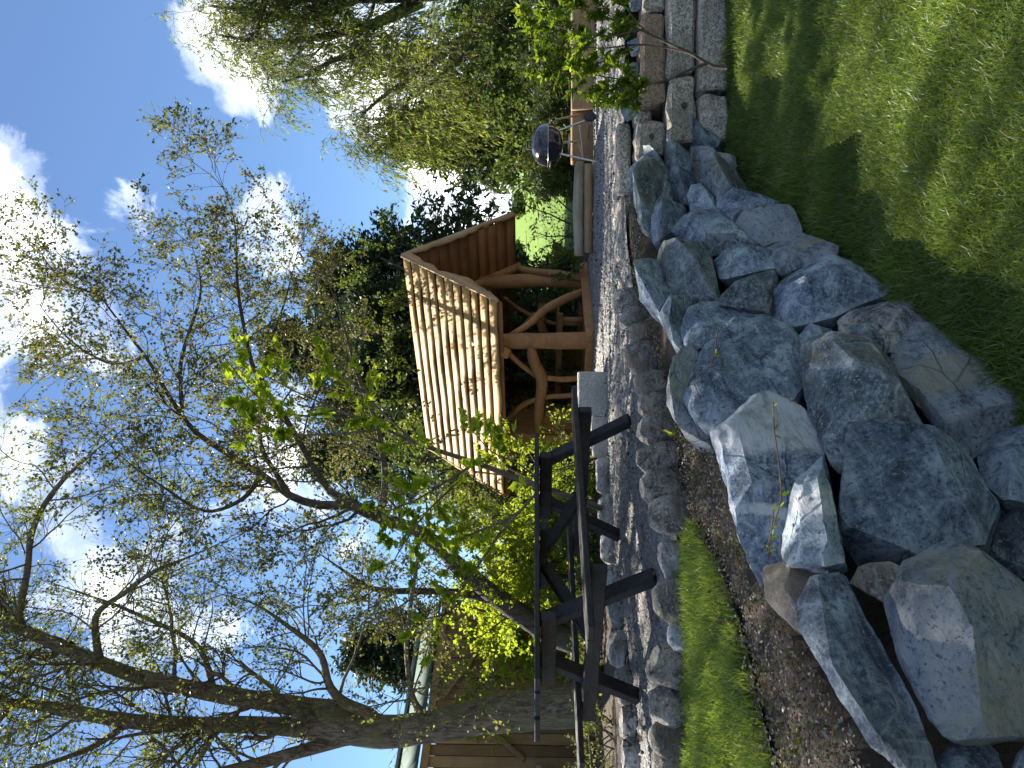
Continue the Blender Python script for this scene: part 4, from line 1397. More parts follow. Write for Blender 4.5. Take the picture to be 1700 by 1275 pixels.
# ================================================================== PICNIC TABLE
TC = np.array([-1.28, 5.74, 0.0])
TA = np.array([0.59, 0.81, 0.0]); TA /= np.linalg.norm(TA)
TP = np.array([TA[1], -TA[0], 0.0])


def tp(a, p, z):
    return TC + TA * a + TP * p + ZV * z


table = empty('picnic_table')
tag(table, 'almost black wooden picnic table with attached benches on the gravel', 'picnic table')
for k in range(5):
    p = (k - 2) * .147
    beam('table_board', tp(-1.28 + random.uniform(-.01, .01), p, .735), tp(.98 + random.uniform(-.01, .01), p, .735), .138, .036, M['table'], table, bevel=.005)
for sg in (-1, 1):
    for k in range(2):
        p = sg * (.66 + k * .135)
        beam('bench_board', tp(-1.28 + random.uniform(-.01, .01), p, .437), tp(.98, p, .437), .128, .038, M['table'], table, bevel=.005)
for a in (-.83, .72):
    beam('cleat', tp(a, -.36, .66), tp(a, .36, .66), .07, .10, M['table'], table)
    beam('bench_beam', tp(a, -.82, .365), tp(a, .82, .365), .07, .10, M['table'], table)
    for sg in (-1, 1):
        beam('leg', tp(a + .07, sg * .20, .705), tp(a + .07, sg * .66, 0.0), .07, .105, M['table'], table, up=tuple(TA))
for a in (-.83, .72):
    for sg in (-1, 1):
        for (pp, zz) in ((.255, .63), (.425, .345)):
            b2 = bmesh.new()
            bmesh.ops.create_cone(b2, cap_ends=True, segments=10, radius1=.013, radius2=.009, depth=.008)
            b2.transform(Matrix.Translation(tp(a + .07 - (.057 if a < 0 else -.057), sg * pp, zz)) @ Vector(-TA if a < 0 else TA).to_track_quat('Z', 'Y').to_matrix().to_4x4())
            bm_obj('bolt', b2, M['chrome'], table)
beam('brace', tp(-.76, 0, .36), tp(-.12, 0, .67), .07, .085, M['table'], table)
beam('brace', tp(.66, 0, .36), tp(.05, 0, .67), .07, .085, M['table'], table)
beam('middle_batten', tp(-.03, -.34, .685), tp(-.03, .34, .685), .08, .055, M['table'], table)

# ================================================================== KETTLE GRILL
GP = at_z(988, 240, 0.0)
GP = np.array([GP[0], GP[1], 0.0])
grill = empty('kettle_grill', tuple(GP), math.radians(12))
tag(grill, 'black enamel kettle grill on three legs with wheels, on the gravel', 'grill')


def lathe(name, prof, mat, parent, seg=28, smooth_=True):
    V, Q = [], []
    for (r, z) in prof:
        for k in range(seg):
            a = 2 * math.pi * k / seg
            V.append((r * math.cos(a), r * math.sin(a), z))
    for i in range(len(prof) - 1):
        for k in range(seg):
            Q.append((i * seg + k, i * seg + (k + 1) % seg, (i + 1) * seg + (k + 1) % seg, (i + 1) * seg + k))
    return mobj(name, fast_mesh(name, np.array(V), np.array(Q), smooth_), M[mat], parent)


def rod(name, pts, r, mat, parent, sides=8):
    P = np.array(pts, float)[None]
    V, Q = tubes(P, np.full((1, len(pts)), r), sides)
    return mobj(name, fast_mesh(name, V, Q, True), M[mat], parent)


RB = .255
bowl = lathe('bowl', [(0.001, .40), (.09, .405), (.16, .43), (.215, .475), (.247, .53), (RB, .585), (RB + .004, .59), (RB - .008, .588)], 'enamel', grill)
lid = lathe('lid', [(RB + .008, .582), (RB + .006, .60), (.248, .65), (.225, .70), (.18, .745), (.12, .775), (.06, .79), (.001, .795)], 'enamel', grill)
rod('lid_handle', [(-.05, 0, .79), (-.05, 0, .845), (.05, 0, .845), (.05, 0, .79)], .012, 'rubber', lid)
rod('damper', [(.10, .05, .785), (.13, .08, .775)], .018, 'chrome', lid)
rod('lid_rim', [((RB + .008) * math.cos(t), (RB + .008) * math.sin(t), .588) for t in np.linspace(0, 2 * math.pi, 29)], .004, 'chrome', lid, 5)
for sx_ in (-1, 1):
    rod('side_handle', [(sx_ * RB, -.06, .56), (sx_ * (RB + .045), -.055, .56), (sx_ * (RB + .045), .055, .56), (sx_ * RB, .06, .56)], .009, 'grill_wood', bowl)
feet = [(-.30, -.12, 0.0), (.26, -.16, .07), (.2, .24, .07)]
tops = [(-.15, -.06, .46), (.14, -.09, .46), (.1, .13, .46)]
for f_, t_ in zip(feet, tops):
    rod('leg', [t_, f_], .014, 'chrome', grill)
for f_ in feet[1:]:
    b2 = bmesh.new()
    bmesh.ops.create_cone(b2, cap_ends=True, segments=22, radius1=.075, radius2=.075, depth=.03)
    bmesh.ops.bevel(b2, geom=[e for e in b2.edges if len(e.link_faces) == 2 and e.calc_face_angle() > 1], offset=.008, segments=2, affect='EDGES')
    d_ = Vector((feet[2][0] - feet[1][0], feet[2][1] - feet[1][1], 0)).normalized()
    b2.transform(Matrix.Translation((f_[0] + (.01), f_[1] + (-.03 if f_[1] < 0 else .03), .075)) @ d_.to_track_quat('Z', 'Y').to_matrix().to_4x4())
    wh = bm_obj('wheel', b2, M['rubber'], grill)
rod('axle', [feet[1], feet[2]], .008, 'chrome', grill)
rod('rack_rod', [(-.23, -.09, .16), (.2, -.13, .2)], .007, 'chrome', grill)
rod('rack_rod', [(-.23, -.09, .16), (.16, .19, .2)], .007, 'chrome', grill)
lathe('ash_pan', [(.001, .30), (.11, .31), (.125, .335), (.12, .335)], 'chrome', grill)
beam('side_board', (.27, -.12, .50), (.33, -.14, .20), .05, .02, M['grill_wood'], grill)

# ================================================================== SHED AND SLAT FENCE ON THE LEFT
shed = empty('plank_shed')
tag(shed, 'plank shed with green sheet roof behind the big forked tree', 'shed')
SA, SB = at_depth(740, 1000, 12.3), at_depth(690, 1360, 9.9)
for v_ in (SA, SB): pass
wa, wb = np.array([SA[0], SA[1], 0]), np.array([SB[0], SB[1], 0])
wl = np.linalg.norm(wb - wa); wd = (wb - wa) / wl
wn = np.array([wd[1], -wd[0], 0.0]); wn = wn if wn[1] < 0 else -wn
za, zb = SA[2], SB[2]
npl = int(wl / .155)
for k in range(npl):
    u = (k + .5) / npl
    p = wa + wd * wl * u
    hh = za + (zb - za) * u
    off = wn * (.008 * (k % 2))
    beam('wall_plank', p + off + ZV * 0.0, p + off + ZV * (hh - .05), wl / npl - .012, .022, M['shed_plank'], shed, up=tuple(wn), bevel=.003)
beam('backing_rail', wa - wn * .03 + ZV * .5, wb - wn * .03 + ZV * .5, .03, .1, M['shed_plank'], shed)
beam('eave_trim', wa + wn * .05 + ZV * (za - .02), wb + wn * .05 + ZV * (zb - .02), .05, .11, M['sleeper'], shed)
# back board so that no daylight shows between planks
beam('inner_wall', wa - wn * .09 + ZV * (za * .5), wb - wn * .09 + ZV * (za * .5), .02, za * .96, M['dark_fill'], shed)
for (ya, pa, yb, pb) in ((1075, 800, 1160, 735), (1212, 815, 1262, 870)):
    q0 = at_depth(pa, ya, 11.3); q1 = at_depth(pb, yb, 11.0)
    def onwall(q):
        r = q - CAM
        t_ = np.dot(wn, wa + wn * .06 - CAM) / np.dot(wn, r)
        return CAM + r * t_
    beam('diagonal_brace', onwall(q0), onwall(q1), .05, .09, M['sleeper'], shed, up=tuple(wn))
nr = 9
for k in range(nr):
    u0, u1 = k / nr, (k + 1) / nr
    e0 = wa + wd * wl * u0 + ZV * (za + (zb - za) * u0 + .05) + wn * .12
    e1 = wa + wd * wl * u1 + ZV * (za + (zb - za) * u1 + .05) + wn * .12
    up_ = -wn * .9 + ZV * .42
    V = np.array([e0, e1 - wd * .01, e1 - wd * .01 + up_, e0 + up_])
    V = np.concatenate([V, V + ZV * .02])
    Q = np.array([(0, 3, 2, 1), (4, 5, 6, 7), (0, 1, 5, 4), (1, 2, 6, 5), (2, 3, 7, 6), (3, 0, 4, 7)])
    mobj('roof_panel', fast_mesh('roof_panel', V, Q), M['green_sheet'], shed)
e0 = wa - wn * .8 + ZV * (za + .5); e1 = wb - wn * .8 + ZV * (zb + .5)
beam('ridge_cap', e0, e1, .16, .05, M['grey_sheet'], shed)

fence = empty('slat_fence')
tag(fence, 'grey weathered slat fence beside the trunk of the big forked tree', 'fence')
for k in range(12):
    p = np.array([-6.6 + k * .14, 9.6 + .02 * k, 0])
    h = .86 + random.uniform(-.03, .03)
    beam('slat', p + ZV * 0.0, p + ZV * h, .095, .02, M['grey_slat'], fence, up=(0, 1, 0), bevel=.003)
for z_ in (.25, .7):
    beam('fence_rail', (-6.7, 9.64, z_), (-4.95, 9.88, z_), .035, .07, M['grey_slat'], fence)

# ================================================================== TREES
def px_limb(pts, D, n, f0=1.0):
    """traced limb: rows (px, py, width px[, depth offset])"""
    rows = []
    for p in pts:
        d = D + (p[3] if len(p) > 3 else 0.0)
        w3 = at_depth(p[0], p[1], d)
        rows.append(list(w3) + [p[2] * 0.5 * d / F * f0])
    return resample(rows, n)


def broad_tree(name, limbs, D, label, bark, twig, leafmat, dens=(4.5, 8, 6, 5), lens=((1.0, 2.1), (.4, .9), (.15, .38)), leaf=.045, group=None, skip=0, ang=((35, 75), (30, 70), (25, 70)), trop=.06, twr=.0022, slim=1.0):
    root = empty(name, tuple(at_depth(limbs[0][0][0], limbs[0][0][1], D)))
    root.location = (0, 0, 0)
    tag(root, label, 'tree', group)
    tr = Mesher(); br = Mesher(); tw = Mesher(); lf = Mesher()
    B1 = []
    for li, L in enumerate(limbs):
        n = 26
        A = px_limb(L, D, n, slim)
        jit = np.array([noise.noise_vector(Vector(A[i, :3]) * 1.3 + Vector((li, 0, 0))) for i in range(n)]) * .03
        A[1:-1, :3] += jit[1:-1]
        if li:
            A[:, 3] *= 1 - .72 * smooth(.55, 1., np.linspace(0, 1, n))
        sides = 16 if A[0, 3] > .09 else 9
        V, Q = tubes(A[None, :, :3], A[None, :, 3], sides)
        if A[0, 3] > .09:      # furrowed bark and knots
            Cc = np.repeat(A[:, :3], sides, axis=0)
            off = V - Cc
            for i in range(len(V)):
                v = Vector(V[i]); v.z *= .35
                off[i] *= 1 + .13 * noise.fractal(v * 7, .8, 2, 3)
            V = Cc + off
        (tr if li == 0 else br).add(V, Q)
        seg = np.linalg.norm(np.diff(A[:, :3], axis=0), axis=1).sum()
        k = max(2, int(seg * dens[0])) if li >= skip else 0
        if li == 0: k = int(k * .25)
        if k:
            P1, R1 = children(A[None, :, :3], A[None, :, 3], k, lens[0][0], lens[0][1], ang[0][0], ang[0][1], 9, .16, trop, .12 if li else .75, 1., .38, .006, .3)
            R1 = np.minimum(R1, .028)
            B1.append((P1, R1))
    P1 = np.concatenate([b[0] for b in B1]); R1 = np.concatenate([b[1] for b in B1])
    br.add(*tubes(P1, R1, 5))
    P2, R2 = children(P1, R1, dens[1], lens[1][0], lens[1][1], ang[1][0], ang[1][1], 6, .22, trop, .15, 1., .6, .003, .35)
    tw.add(*tubes(P2, R2, 4))
    P3, R3 = children(P2, R2, dens[2], lens[2][0], lens[2][1], ang[2][0], ang[2][1], 3, .3, trop, .2, 1., .6, twr, .5)
    tw.add(*tubes(P3, R3, 3))
    lf.add(*leaves_on(P3, dens[3], leaf, .40, .2, .8))
    lf.add(*leaves_on(P2, 3, leaf, .40, .4, .8))
    tr.obj('trunk', M[bark], root, True)
    br.obj('branches', M[bark], root, True)
    o = tw.obj('twigs', M[twig], root); o['kind'] = 'stuff'
    o = lf.obj('crown', M[leafmat], root); o['kind'] = 'stuff'
    return root


# big forked tree
big = [
    [(1010, 1165, 105), (930, 1172, 92), (850, 1182, 80), (740, 1203, 66), (640, 1212, 66), (560, 1200, 80), (490, 1190, 70)],
    [(560, 1180, 44), (480, 1172, 42), (420, 1160, 38), (353, 1148, 36), (206, 1117, 31), (118, 1080, 29), (0, 1030, 29), (-60, 1010, 18, .2), (-110, 1000, 8, .4)],
    [(540, 1215, 46), (480, 1208, 40), (353, 1203, 33), (206, 1197, 31), (59, 1170, 25), (0, 1165, 22), (-90, 1175, 17, -.1), (-180, 1200, 10, -.1)],
    [(-60, 1172, 15), (-200, 1280, 12, -.3), (-330, 1370, 9, -.5), (-450, 1430, 6, -.6)],  # upper limbs out of view, added for shade on the boulders
    [(20, 1170, 13), (-80, 1300, 10, -.6), (-160, 1420, 7, -1.1), (-230, 1520, 4, -1.5)],
    [(-200, 1280, 10, -.3), (-330, 1290, 8, -.7), (-430, 1310, 5, -1.0)],
    [(600, 1222, 30), (440, 1262, 26, -.4), (300, 1300, 23, -.8), (100, 1360, 20, -1.6), (-40, 1420, 16, -2.3), (-150, 1440, 12, -2.8), (-260, 1400, 7, -3.0)],  # unseen forward limb and its side limbs, added to shade boulders and grass strip
    [(-20, 1412, 14, -2.2), (-170, 1370, 10, -2.9), (-260, 1310, 6, -3.1)],
    [(-140, 1440, 12, -2.8), (-170, 1380, 9, -3.4), (-190, 1330, 5, -3.9)],
    [(30, 1040, 17), (35, 1005, 16), (45, 940, 14, -.2), (50, 895, 13, -.3), (94, 807, 11, -.4), (157, 751, 8, -.5), (230, 700, 5, -.5)],
    [(165, 1090, 18), (160, 1020, 14, -.2), (206, 985, 11, -.4), (250, 953, 10, -.5), (309, 929, 7, -.6), (400, 880, 4, -.7)],
    [(620, 1190, 26), (568, 1165, 22, -.2), (548, 1141, 18, -.35), (530, 1091, 15, -.5), (490, 1050, 11, -.6), (420, 1000, 8, -.8), (350, 980, 5, -1)],
    [(700, 1185, 18), (686, 1165, 14, -.3), (676, 1091, 11, -.6), (683, 988, 9, -.9), (690, 900, 6, -1.1), (660, 820, 3, -1.2)],
    [(353, 1140, 16), (330, 1080, 12, .3), (250, 1030, 9, .5), (150, 990, 6, .7), (60, 960, 4, .8)],
    [(118, 1070, 15), (60, 1100, 12, .5), (0, 1120, 9, .8), (-60, 1110, 5, 1.0)],
    [(206, 1205, 16), (150, 1240, 12, -.4), (60, 1275, 9, -.8), (-60, 1310, 6, -1.1)],
    [(353, 1212, 14), (330, 1260, 11, .3), (280, 1320, 8, .5), (200, 1400, 5, .7)],
]
broad_tree('forked_tree', big, 9.6, 'big forked tree with thick furrowed trunk in front of the plank shed', 'bark', 'twig', 'leaf_young', dens=(4.3, 9, 8, 3), lens=((.9, 2.1), (.4, .95), (.16, .4)), leaf=.040, slim=.78)

lean = [
    [(985, 1075, 52), (900, 1045, 45), (848, 1010, 40), (803, 973, 35), (755, 930, 32), (692, 882, 27), (629, 860, 24), (582, 838, 23)],
    [(582, 838, 22), (520, 836, 17), (482, 824, 16), (437, 790, 15), (380, 755, 13), (328, 722, 11), (282, 657, 9), (245, 594, 8), (201, 538, 8), (165, 490, 6), (110, 420, 4)],
    [(590, 838, 22), (551, 820, 17, .2), (519, 779, 15, .4), (501, 741, 13, .5), (470, 690, 11, .6), (430, 630, 10, .7), (405, 540, 8, .8), (392, 440, 7, .8), (385, 350, 5, .8), (350, 275, 3, .8)],
    [(300, 690, 10), (301, 603, 8, .3), (320, 540, 7, .5), (332, 480, 5, .7), (310, 380, 3, .8)],
    [(437, 790, 12), (400, 830, 9, -.4), (350, 850, 7, -.7), (260, 800, 5, -1), (160, 720, 3, -1.2)],
    [(245, 594, 8), (180, 600, 6, .4), (110, 560, 4, .6), (50, 480, 3, .8)],
    [(848, 1005, 22), (780, 985, 17, .1), (700, 982, 14, .2), (615, 976, 11, .3), (560, 940, 8, .4), (500, 900, 5, .5)],
    [(629, 860, 20), (640, 800, 14, .5), (630, 720, 11, .8), (600, 640, 9, 1), (570, 540, 7, 1.2), (540, 450, 5, 1.3)],
    [(165, 490, 5), (110, 470, 4, .2), (70, 420, 3, .3), (50, 370, 2, .3)],
    [(482, 824, 12), (430, 720, 9, 1.0), (440, 600, 7, 1.4), (480, 480, 6, 1.6), (500, 400, 4, 1.7)],
]
broad_tree('leaning_tree', lean, 9.5, 'leaning multi-stemmed tree with small fresh leaves, left of the shelter', 'bark_dark', 'twig', 'leaf_bud', dens=(4.8, 9, 7, 4), lens=((.7, 1.9), (.35, .85), (.14, .36)), leaf=.044, slim=.82)


def conifer(name, x, y, h, r, label, mat, group=None, nw=26, per=9, droop=.25, dens=26, seed=0, leaf=.16, z0=None, bare=.06):
    z0 = float(ground_z(np.array(x), np.array(y))) if z0 is None else z0
    root = empty(name, (0, 0, 0))
    tag(root, label, 'conifer', group)
    zs = np.linspace(0, h, 10)
    A = np.stack([np.full(10, x) + .05 * np.sin(zs), np.full(10, y), z0 + zs, np.linspace(.03 * h * .6 + .03, .012, 10)], 1)
    tr = Mesher(); tr.add(*tubes(A[None, :, :3], A[None, :, 3], 8)); tr.obj('trunk', M['bark_dark'], root, True)
    N = nw * per
    t = np.sort(rng.uniform(bare, .99, N)) 
    a = rng.uniform(0, 6.283, N)
    L = r * (1 - t) ** .8 * rng.uniform(.65, 1.1, N) + .12
    d = np.stack([np.cos(a), np.sin(a), rng.uniform(-.05, .35, N)], 1)
    P = np.empty((N, 6, 3)); P[:, 0] = np.stack([np.full(N, x), np.full(N, y), z0 + t * h], 1)
    for j in range(1, 6):
        d = unit(d + np.array([0, 0, -droop * .45]) * (1 if j < 4 else -.7) + rng.normal(size=(N, 3)) * .06)
        P[:, j] = P[:, j - 1] + d * (L / 5)[:, None]
    br = Mesher(); br.add(*tubes(P, np.linspace(.018, .004, 6)[None].repeat(N, 0), 4)); br.obj('branches', M['bark_dark'], root)
    P2, R2 = children(P, np.full((N, 6), .006), 7, .18 * r + .1, .34 * r + .14, 30, 60, 4, .12, -.06, .12, 1., .5, .003, .4, lenfall=.55)
    lf = Mesher()
    lf.add(*leaves_on(P2, dens, leaf, .19, .0, .75, .15, jit=.04))
    lf.add(*leaves_on(P, dens, leaf, .13, .25, .7, .1, jit=.015))
    o = lf.obj('crown', M[mat], root); o['kind'] = 'stuff'
    return root


def cpos(px_top, py, D):
    p = at_depth(px_top, py, D)
    z0 = float(ground_z(np.array(p[0]), np.array(p[1])))
    return p[0], p[1], p[2] - z0


cs = [(520, 470, 16.0, 2.9, 'dark spruce whose boughs reach out over the ridge of the shelter', 'needle', .36),
      (440, 580, 18.0, 2.6, 'tallest dark spruce, standing behind the leaning tree', 'needle', .1),
      (590, 530, 14.0, 1.7, 'short dark spruce squeezed directly behind the shelter roof', 'needle', .3),
      (540, 670, 15.5, 2.2, 'shadowy spruce behind the maple sapling', 'needle', .1),
      (500, 760, 19.0, 2.2, 'slender spruce between the leaning tree and the maple sapling', 'needle', .1),
      (600, 610, 12.8, 1.9, 'low dense spruce pressed against the back of the shelter roof', 'needle', .1),
      (575, 1080, 18.0, 2.0, 'dark blue-green spruce behind the plank shed', 'needle', .06)]
for i, (px, py, D, r, lab, m, br_) in enumerate(cs):
    x, y, h = cpos(px, py, D)
    conifer('spruce_tree', x, y, h, r, lab, m, 'spruces behind the shelter', nw=30, per=10, dens=8, seed=i, leaf=.17, bare=br_)
x, y, h = cpos(650, 225, 24.0)
conifer('cypress_tree', x, y, h, 2.6, 'broad feathery evergreen beyond the kettle grill', 'needle_light', None, nw=30, per=9, dens=8, leaf=.24, droop=.1)


# ---- weeping willow
def willow():
    D = 22.0
    root = empty('willow_tree'); tag(root, 'tall weeping willow with hanging yellow-green shoots beyond the garden', 'tree')
    limbs = [
        [(905, -40, 62), (800, -30, 50), (700, -20, 44), (600, -15, 40), (500, -20, 34), (400, -40, 26), (330, -80, 14)],
        [(830, -30, 38), (794, 50, 24), (706, 92, 17), (618, 95, 12), (554, 99, 9), (519, 120, 6), (469, 136, 3)],
        [(700, 0, 26), (620, 40, 17), (540, 60, 12), (450, 70, 8), (370, 60, 4)],
        [(740, 88, 14), (700, 120, 10), (650, 150, 8), (600, 190, 4)],
        [(760, 75, 14), (730, 130, 11), (690, 150, 8), (665, 200, 5), (650, 240, 3)],
        [(600, -10, 22), (520, 30, 14), (430, 20, 9), (350, 10, 5)],
        [(820, 20, 18), (780, 120, 12), (740, 190, 7), (700, 230, 3)],
        [(500, -20, 18), (430, -60, 12), (360, -120, 7)],
        [(850, 0, 16), (800, 60, 10, -2), (740, 120, 7, -3), (690, 160, 4, -3)],
    ]
    br = Mesher(); tr = Mesher(); B1 = []
    for li, L in enumerate(limbs):
        A = px_limb(L, D + (0 if li < 2 else rng.uniform(-1.5, 1.5)), 20)
        (tr if li == 0 else br).add(*tubes(A[None, :, :3], A[None, :, 3], 8))
        seg = np.linalg.norm(np.diff(A[:, :3], axis=0), axis=1).sum()
        P1, R1 = children(A[None, :, :3], A[None, :, 3], int(seg * 5.2), 1.0, 2.6, 30, 80, 8, .2, .05, .15 if li else .45, 1., .3, .01, .35)
        B1.append((P1, np.minimum(R1, .05)))
    P1 = np.concatenate([b[0] for b in B1]); R1 = np.concatenate([b[1] for b in B1])
    br.add(*tubes(P1, R1, 4))
    P2, R2 = children(P1, R1, 7, .7, 1.9, 30, 90, 5, .16, .0, .15, 1., .5, .006, .4, gravity=.55)
    P3, R3 = children(P2, R2, 5, .5, 1.3, 20, 60, 4, .12, -.05, .1, 1., .5, .004, .5, gravity=.75)
    tw = Mesher(); tw.add(*tubes(P2, R2, 3)); tw.add(*tubes(P3, R3, 3))
    lf = Mesher(); lf.add(*leaves_on(P3, 8, .14, .12, .05, .45, .5)); lf.add(*leaves_on(P2, 5, .13, .13, .2, .5, .4))
    tr.obj('trunk', M['bark_dark'], root, True); br.obj('branches', M['bark_dark'], root)
    o = tw.obj('twigs', M['twig'], root); o['kind'] = 'stuff'
    o = lf.obj('crown', M['leaf_willow'], root); o['kind'] = 'stuff'


willow()


# ---- bushes: stems plus leaf clumps
def bush(name, c, size, label, mat, n=5000, leaf=.06, cat='shrub', group=None, stems=10, ratio=.4, twig='twig', clumps=26, up=.3):
    c = np.array(c, float); size = np.array(size, float)
    root = empty(name); tag(root, label, cat, group)
    st = Mesher()
    ns = stems
    P = np.empty((ns, 7, 3)); P[:, 0] = c + rng.normal(size=(ns, 3)) * np.array([size[0] * .15, size[1] * .15, 0])
    d = unit(rng.normal(size=(ns, 3)) * np.array([.7 * size[0] / size[2], .7 * size[1] / size[2], .1]) + np.array([0, 0, 1.0]))
    L = rng.uniform(.6, 1.0, ns) * size[2]
    for j in range(1, 7):
        d = unit(d + rng.normal(size=(ns, 3)) * .15)
        P[:, j] = P[:, j - 1] + d * (L / 6)[:, None]
    st.add(*tubes(P, np.linspace(.014, .004, 7)[None].repeat(ns, 0) * max(.6, size[2]), 5))
    P2, R2 = children(P, np.full((ns, 7), .006), max(4, clumps // ns + 3), .25 * size[2], .5 * size[2], 30, 80, 5, .2, .05, .1, 1., .6, .003, .4)
    P3, R3 = children(P2, R2, 5, .12 * size[2], .3 * size[2], 30, 80, 4, .25, .05, .2, 1., .6, .002, .4)
    st.add(*tubes(P2, R2, 3)); st.add(*tubes(P3, R3, 3))
    st.obj('stems', M[twig], root)
    k = max(2, int(n / len(P3)))
    lf = Mesher(); lf.add(*leaves_on(P3, k, leaf, ratio, .1, .9, jit=leaf * .5))
    o = lf.obj('foliage', M[mat], root); o['kind'] = 'stuff'
    return root


def gpos(px, py, D):
    p = at_depth(px, py, D)
    return [p[0], p[1], float(ground_z(np.array(p[0]), np.array(p[1])))]


bush('hedge_shrub', gpos(950, 905, 10.3), (1.5, .9, 2.0), 'glowing yellow-green shrub behind the picnic table', 'leaf_bright', 20000, .052, stems=16)
bush('hedge_shrub', gpos(950, 985, 10.8), (1.1, .8, 1.8), 'yellow-green shrub in front of the shed end', 'leaf_bright', 12000, .05, stems=14)
bush('hedge_shrub', gpos(950, 850, 9.6), (.7, .6, 1.2), 'loose small-leaved shrub between picnic table and shelter', 'leaf_maple', 5000, .05)
bush('hedge_shrub', gpos(960, 760, 9.4), (.5, .5, .95), 'twiggy shrub with pale new leaves against the shelter planks', 'leaf_bright', 900, .04, stems=7)
bush('lilac_bush', gpos(950, 1085, 10.7), (1.0, .6, 2.1), 'loose leafy shrub screening the eave of the plank shed', 'leaf_maple', 6000, .055, stems=12)
bush('weedy_undergrowth', gpos(980, 930, 8.6), (1.0, .5, .55), 'brambly low undergrowth behind the grey edging stones', 'leaf_hedge', 2600, .05)
bush('weedy_undergrowth', gpos(980, 1080, 8.8), (1.1, .5, .5), 'low weeds at the foot of the leaning tree', 'leaf_hedge', 2200, .05)
bush('weedy_undergrowth', gpos(990, 1225, 7.6), (.8, .4, .6), 'sparse twiggy weeds before the slat fence', 'leaf_young', 900, .035)
bush('pine_bush', gpos(960, 285, 12.2), (.8, .8, .85), 'yellow-green feathery bush behind the border log', 'needle_pine', 7000, .11, ratio=.1)
bush('pine_bush', gpos(960, 225, 12.8), (1.0, .8, .95), 'feathery bush right behind the kettle grill', 'needle_pine', 6000, .11, ratio=.1)
bush('pine_bush', gpos(960, 130, 12.0), (1.4, .8, 1.2), 'green feathery bush beyond the timber sleeper, behind the leafy shrub', 'needle_light', 7000, .12, ratio=.1)
bush('bare_bush', gpos(960, 368, 11.8), (1.1, .7, 1.3), 'nearly leafless twiggy bush beside the shelter verge', 'leaf_bud', 300, .04, stems=6)
bush('ivy_bush', gpos(960, 440, 13.6), (1.0, .6, .8), 'small leafy bush seen through the shelter', 'leaf_bright', 2500, .06)
bush('ivy_bush', gpos(960, 560, 14.0), (1.2, .8, 1.2), 'dark leafy bush behind the shelter bench', 'leaf_hedge', 5000, .07)
bush('lilac_bush', gpos(960, 650, 14.0), (2.2, 1.2, 3.4), 'tall leafy bush behind the far end of the shelter', 'leaf_hedge', 14000, .07, stems=16)
bush('lilac_bush', gpos(950, 800, 13.5), (2.0, 1.2, 2.8), 'tall bush filling the gap between shelter and leaning tree', 'leaf_young', 9000, .06, stems=14)
bush('lilac_bush', gpos(950, 60, 17.0), (3.2, 1.6, 2.6), 'dense green bushes under the willow', 'leaf_hedge', 12000, .10, stems=18)
bush('lilac_bush', gpos(950, 190, 19.0), (2.6, 1.4, 1.9), 'leafy bush under the feathery evergreen', 'leaf_hedge', 8000, .10, stems=14)

bush('leafy_tree', gpos(950, 585, 13.8), (1.3, 1.0, 4.0), 'leafy grey-green tree right behind the shelter ridge', 'leaf_hedge', 30000, .06, 'tree', stems=18)
bush('leafy_tree', gpos(950, 620, 12.9), (2.0, 1.2, 3.9), 'tall leafy tree between spruces and the shelter roof', 'leaf_hedge', 34000, .06, 'tree', stems=18)
bush('leafy_tree', gpos(950, 720, 13.4), (2.0, 1.2, 3.4), 'twiggy half-leafed tree behind the far gable of the shelter', 'leaf_young', 22000, .055, 'tree', stems=16)
# far tree line beyond the meadow
for i in range(16):
    x = -30 + i * 4.3 + rng.uniform(-1, 1)
    y = 66 + rng.uniform(-6, 9)
    bush('far_tree', [x, y, float(ground_z(np.array(x), np.array(y)))], (2.6, 2.0, rng.uniform(1.4, 2.4)), 'hazy round tree in the far line beyond the meadow', 'leaf_hedge', 1500, .35, 'tree', 'far tree line beyond the meadow', stems=4, clumps=8)


# ---- maple sapling with large fresh leaves (each leaf a piece of its own)
def leaf_shape(kind):
    if kind == 'maple':
        pts = [(0, 0), (.18, .05), (.42, .02), (.36, .2), (.5, .42), (.3, .45), (.24, .62), (.12, .66), (0, 1), (-.12, .66), (-.24, .62), (-.3, .45), (-.5, .42), (-.36, .2), (-.42, .02), (-.18, .05)]
    else:
        pts = [(0, 0), (.13, .2), (.19, .45), (.14, .72), (0, 1), (-.14, .72), (-.19, .45), (-.13, .2)]
    return pts


def leaf_mesh(kind, mat, curl):
    pts = leaf_shape(kind)
    V = [(0, .4, 0)] + [(p[0], p[1], -curl * (abs(p[0]) ** 1.3) - curl * .5 * p[1] ** 2 + (.03 if i % 2 else 0)) for i, p in enumerate(pts)]
    n = len(pts)
    Q = [(0, 1 + i, 1 + (i + 1) % n) for i in range(n)]
    me = fast_mesh('leaf', np.array(V), np.array(Q))
    me.materials.append(mat)
    return me


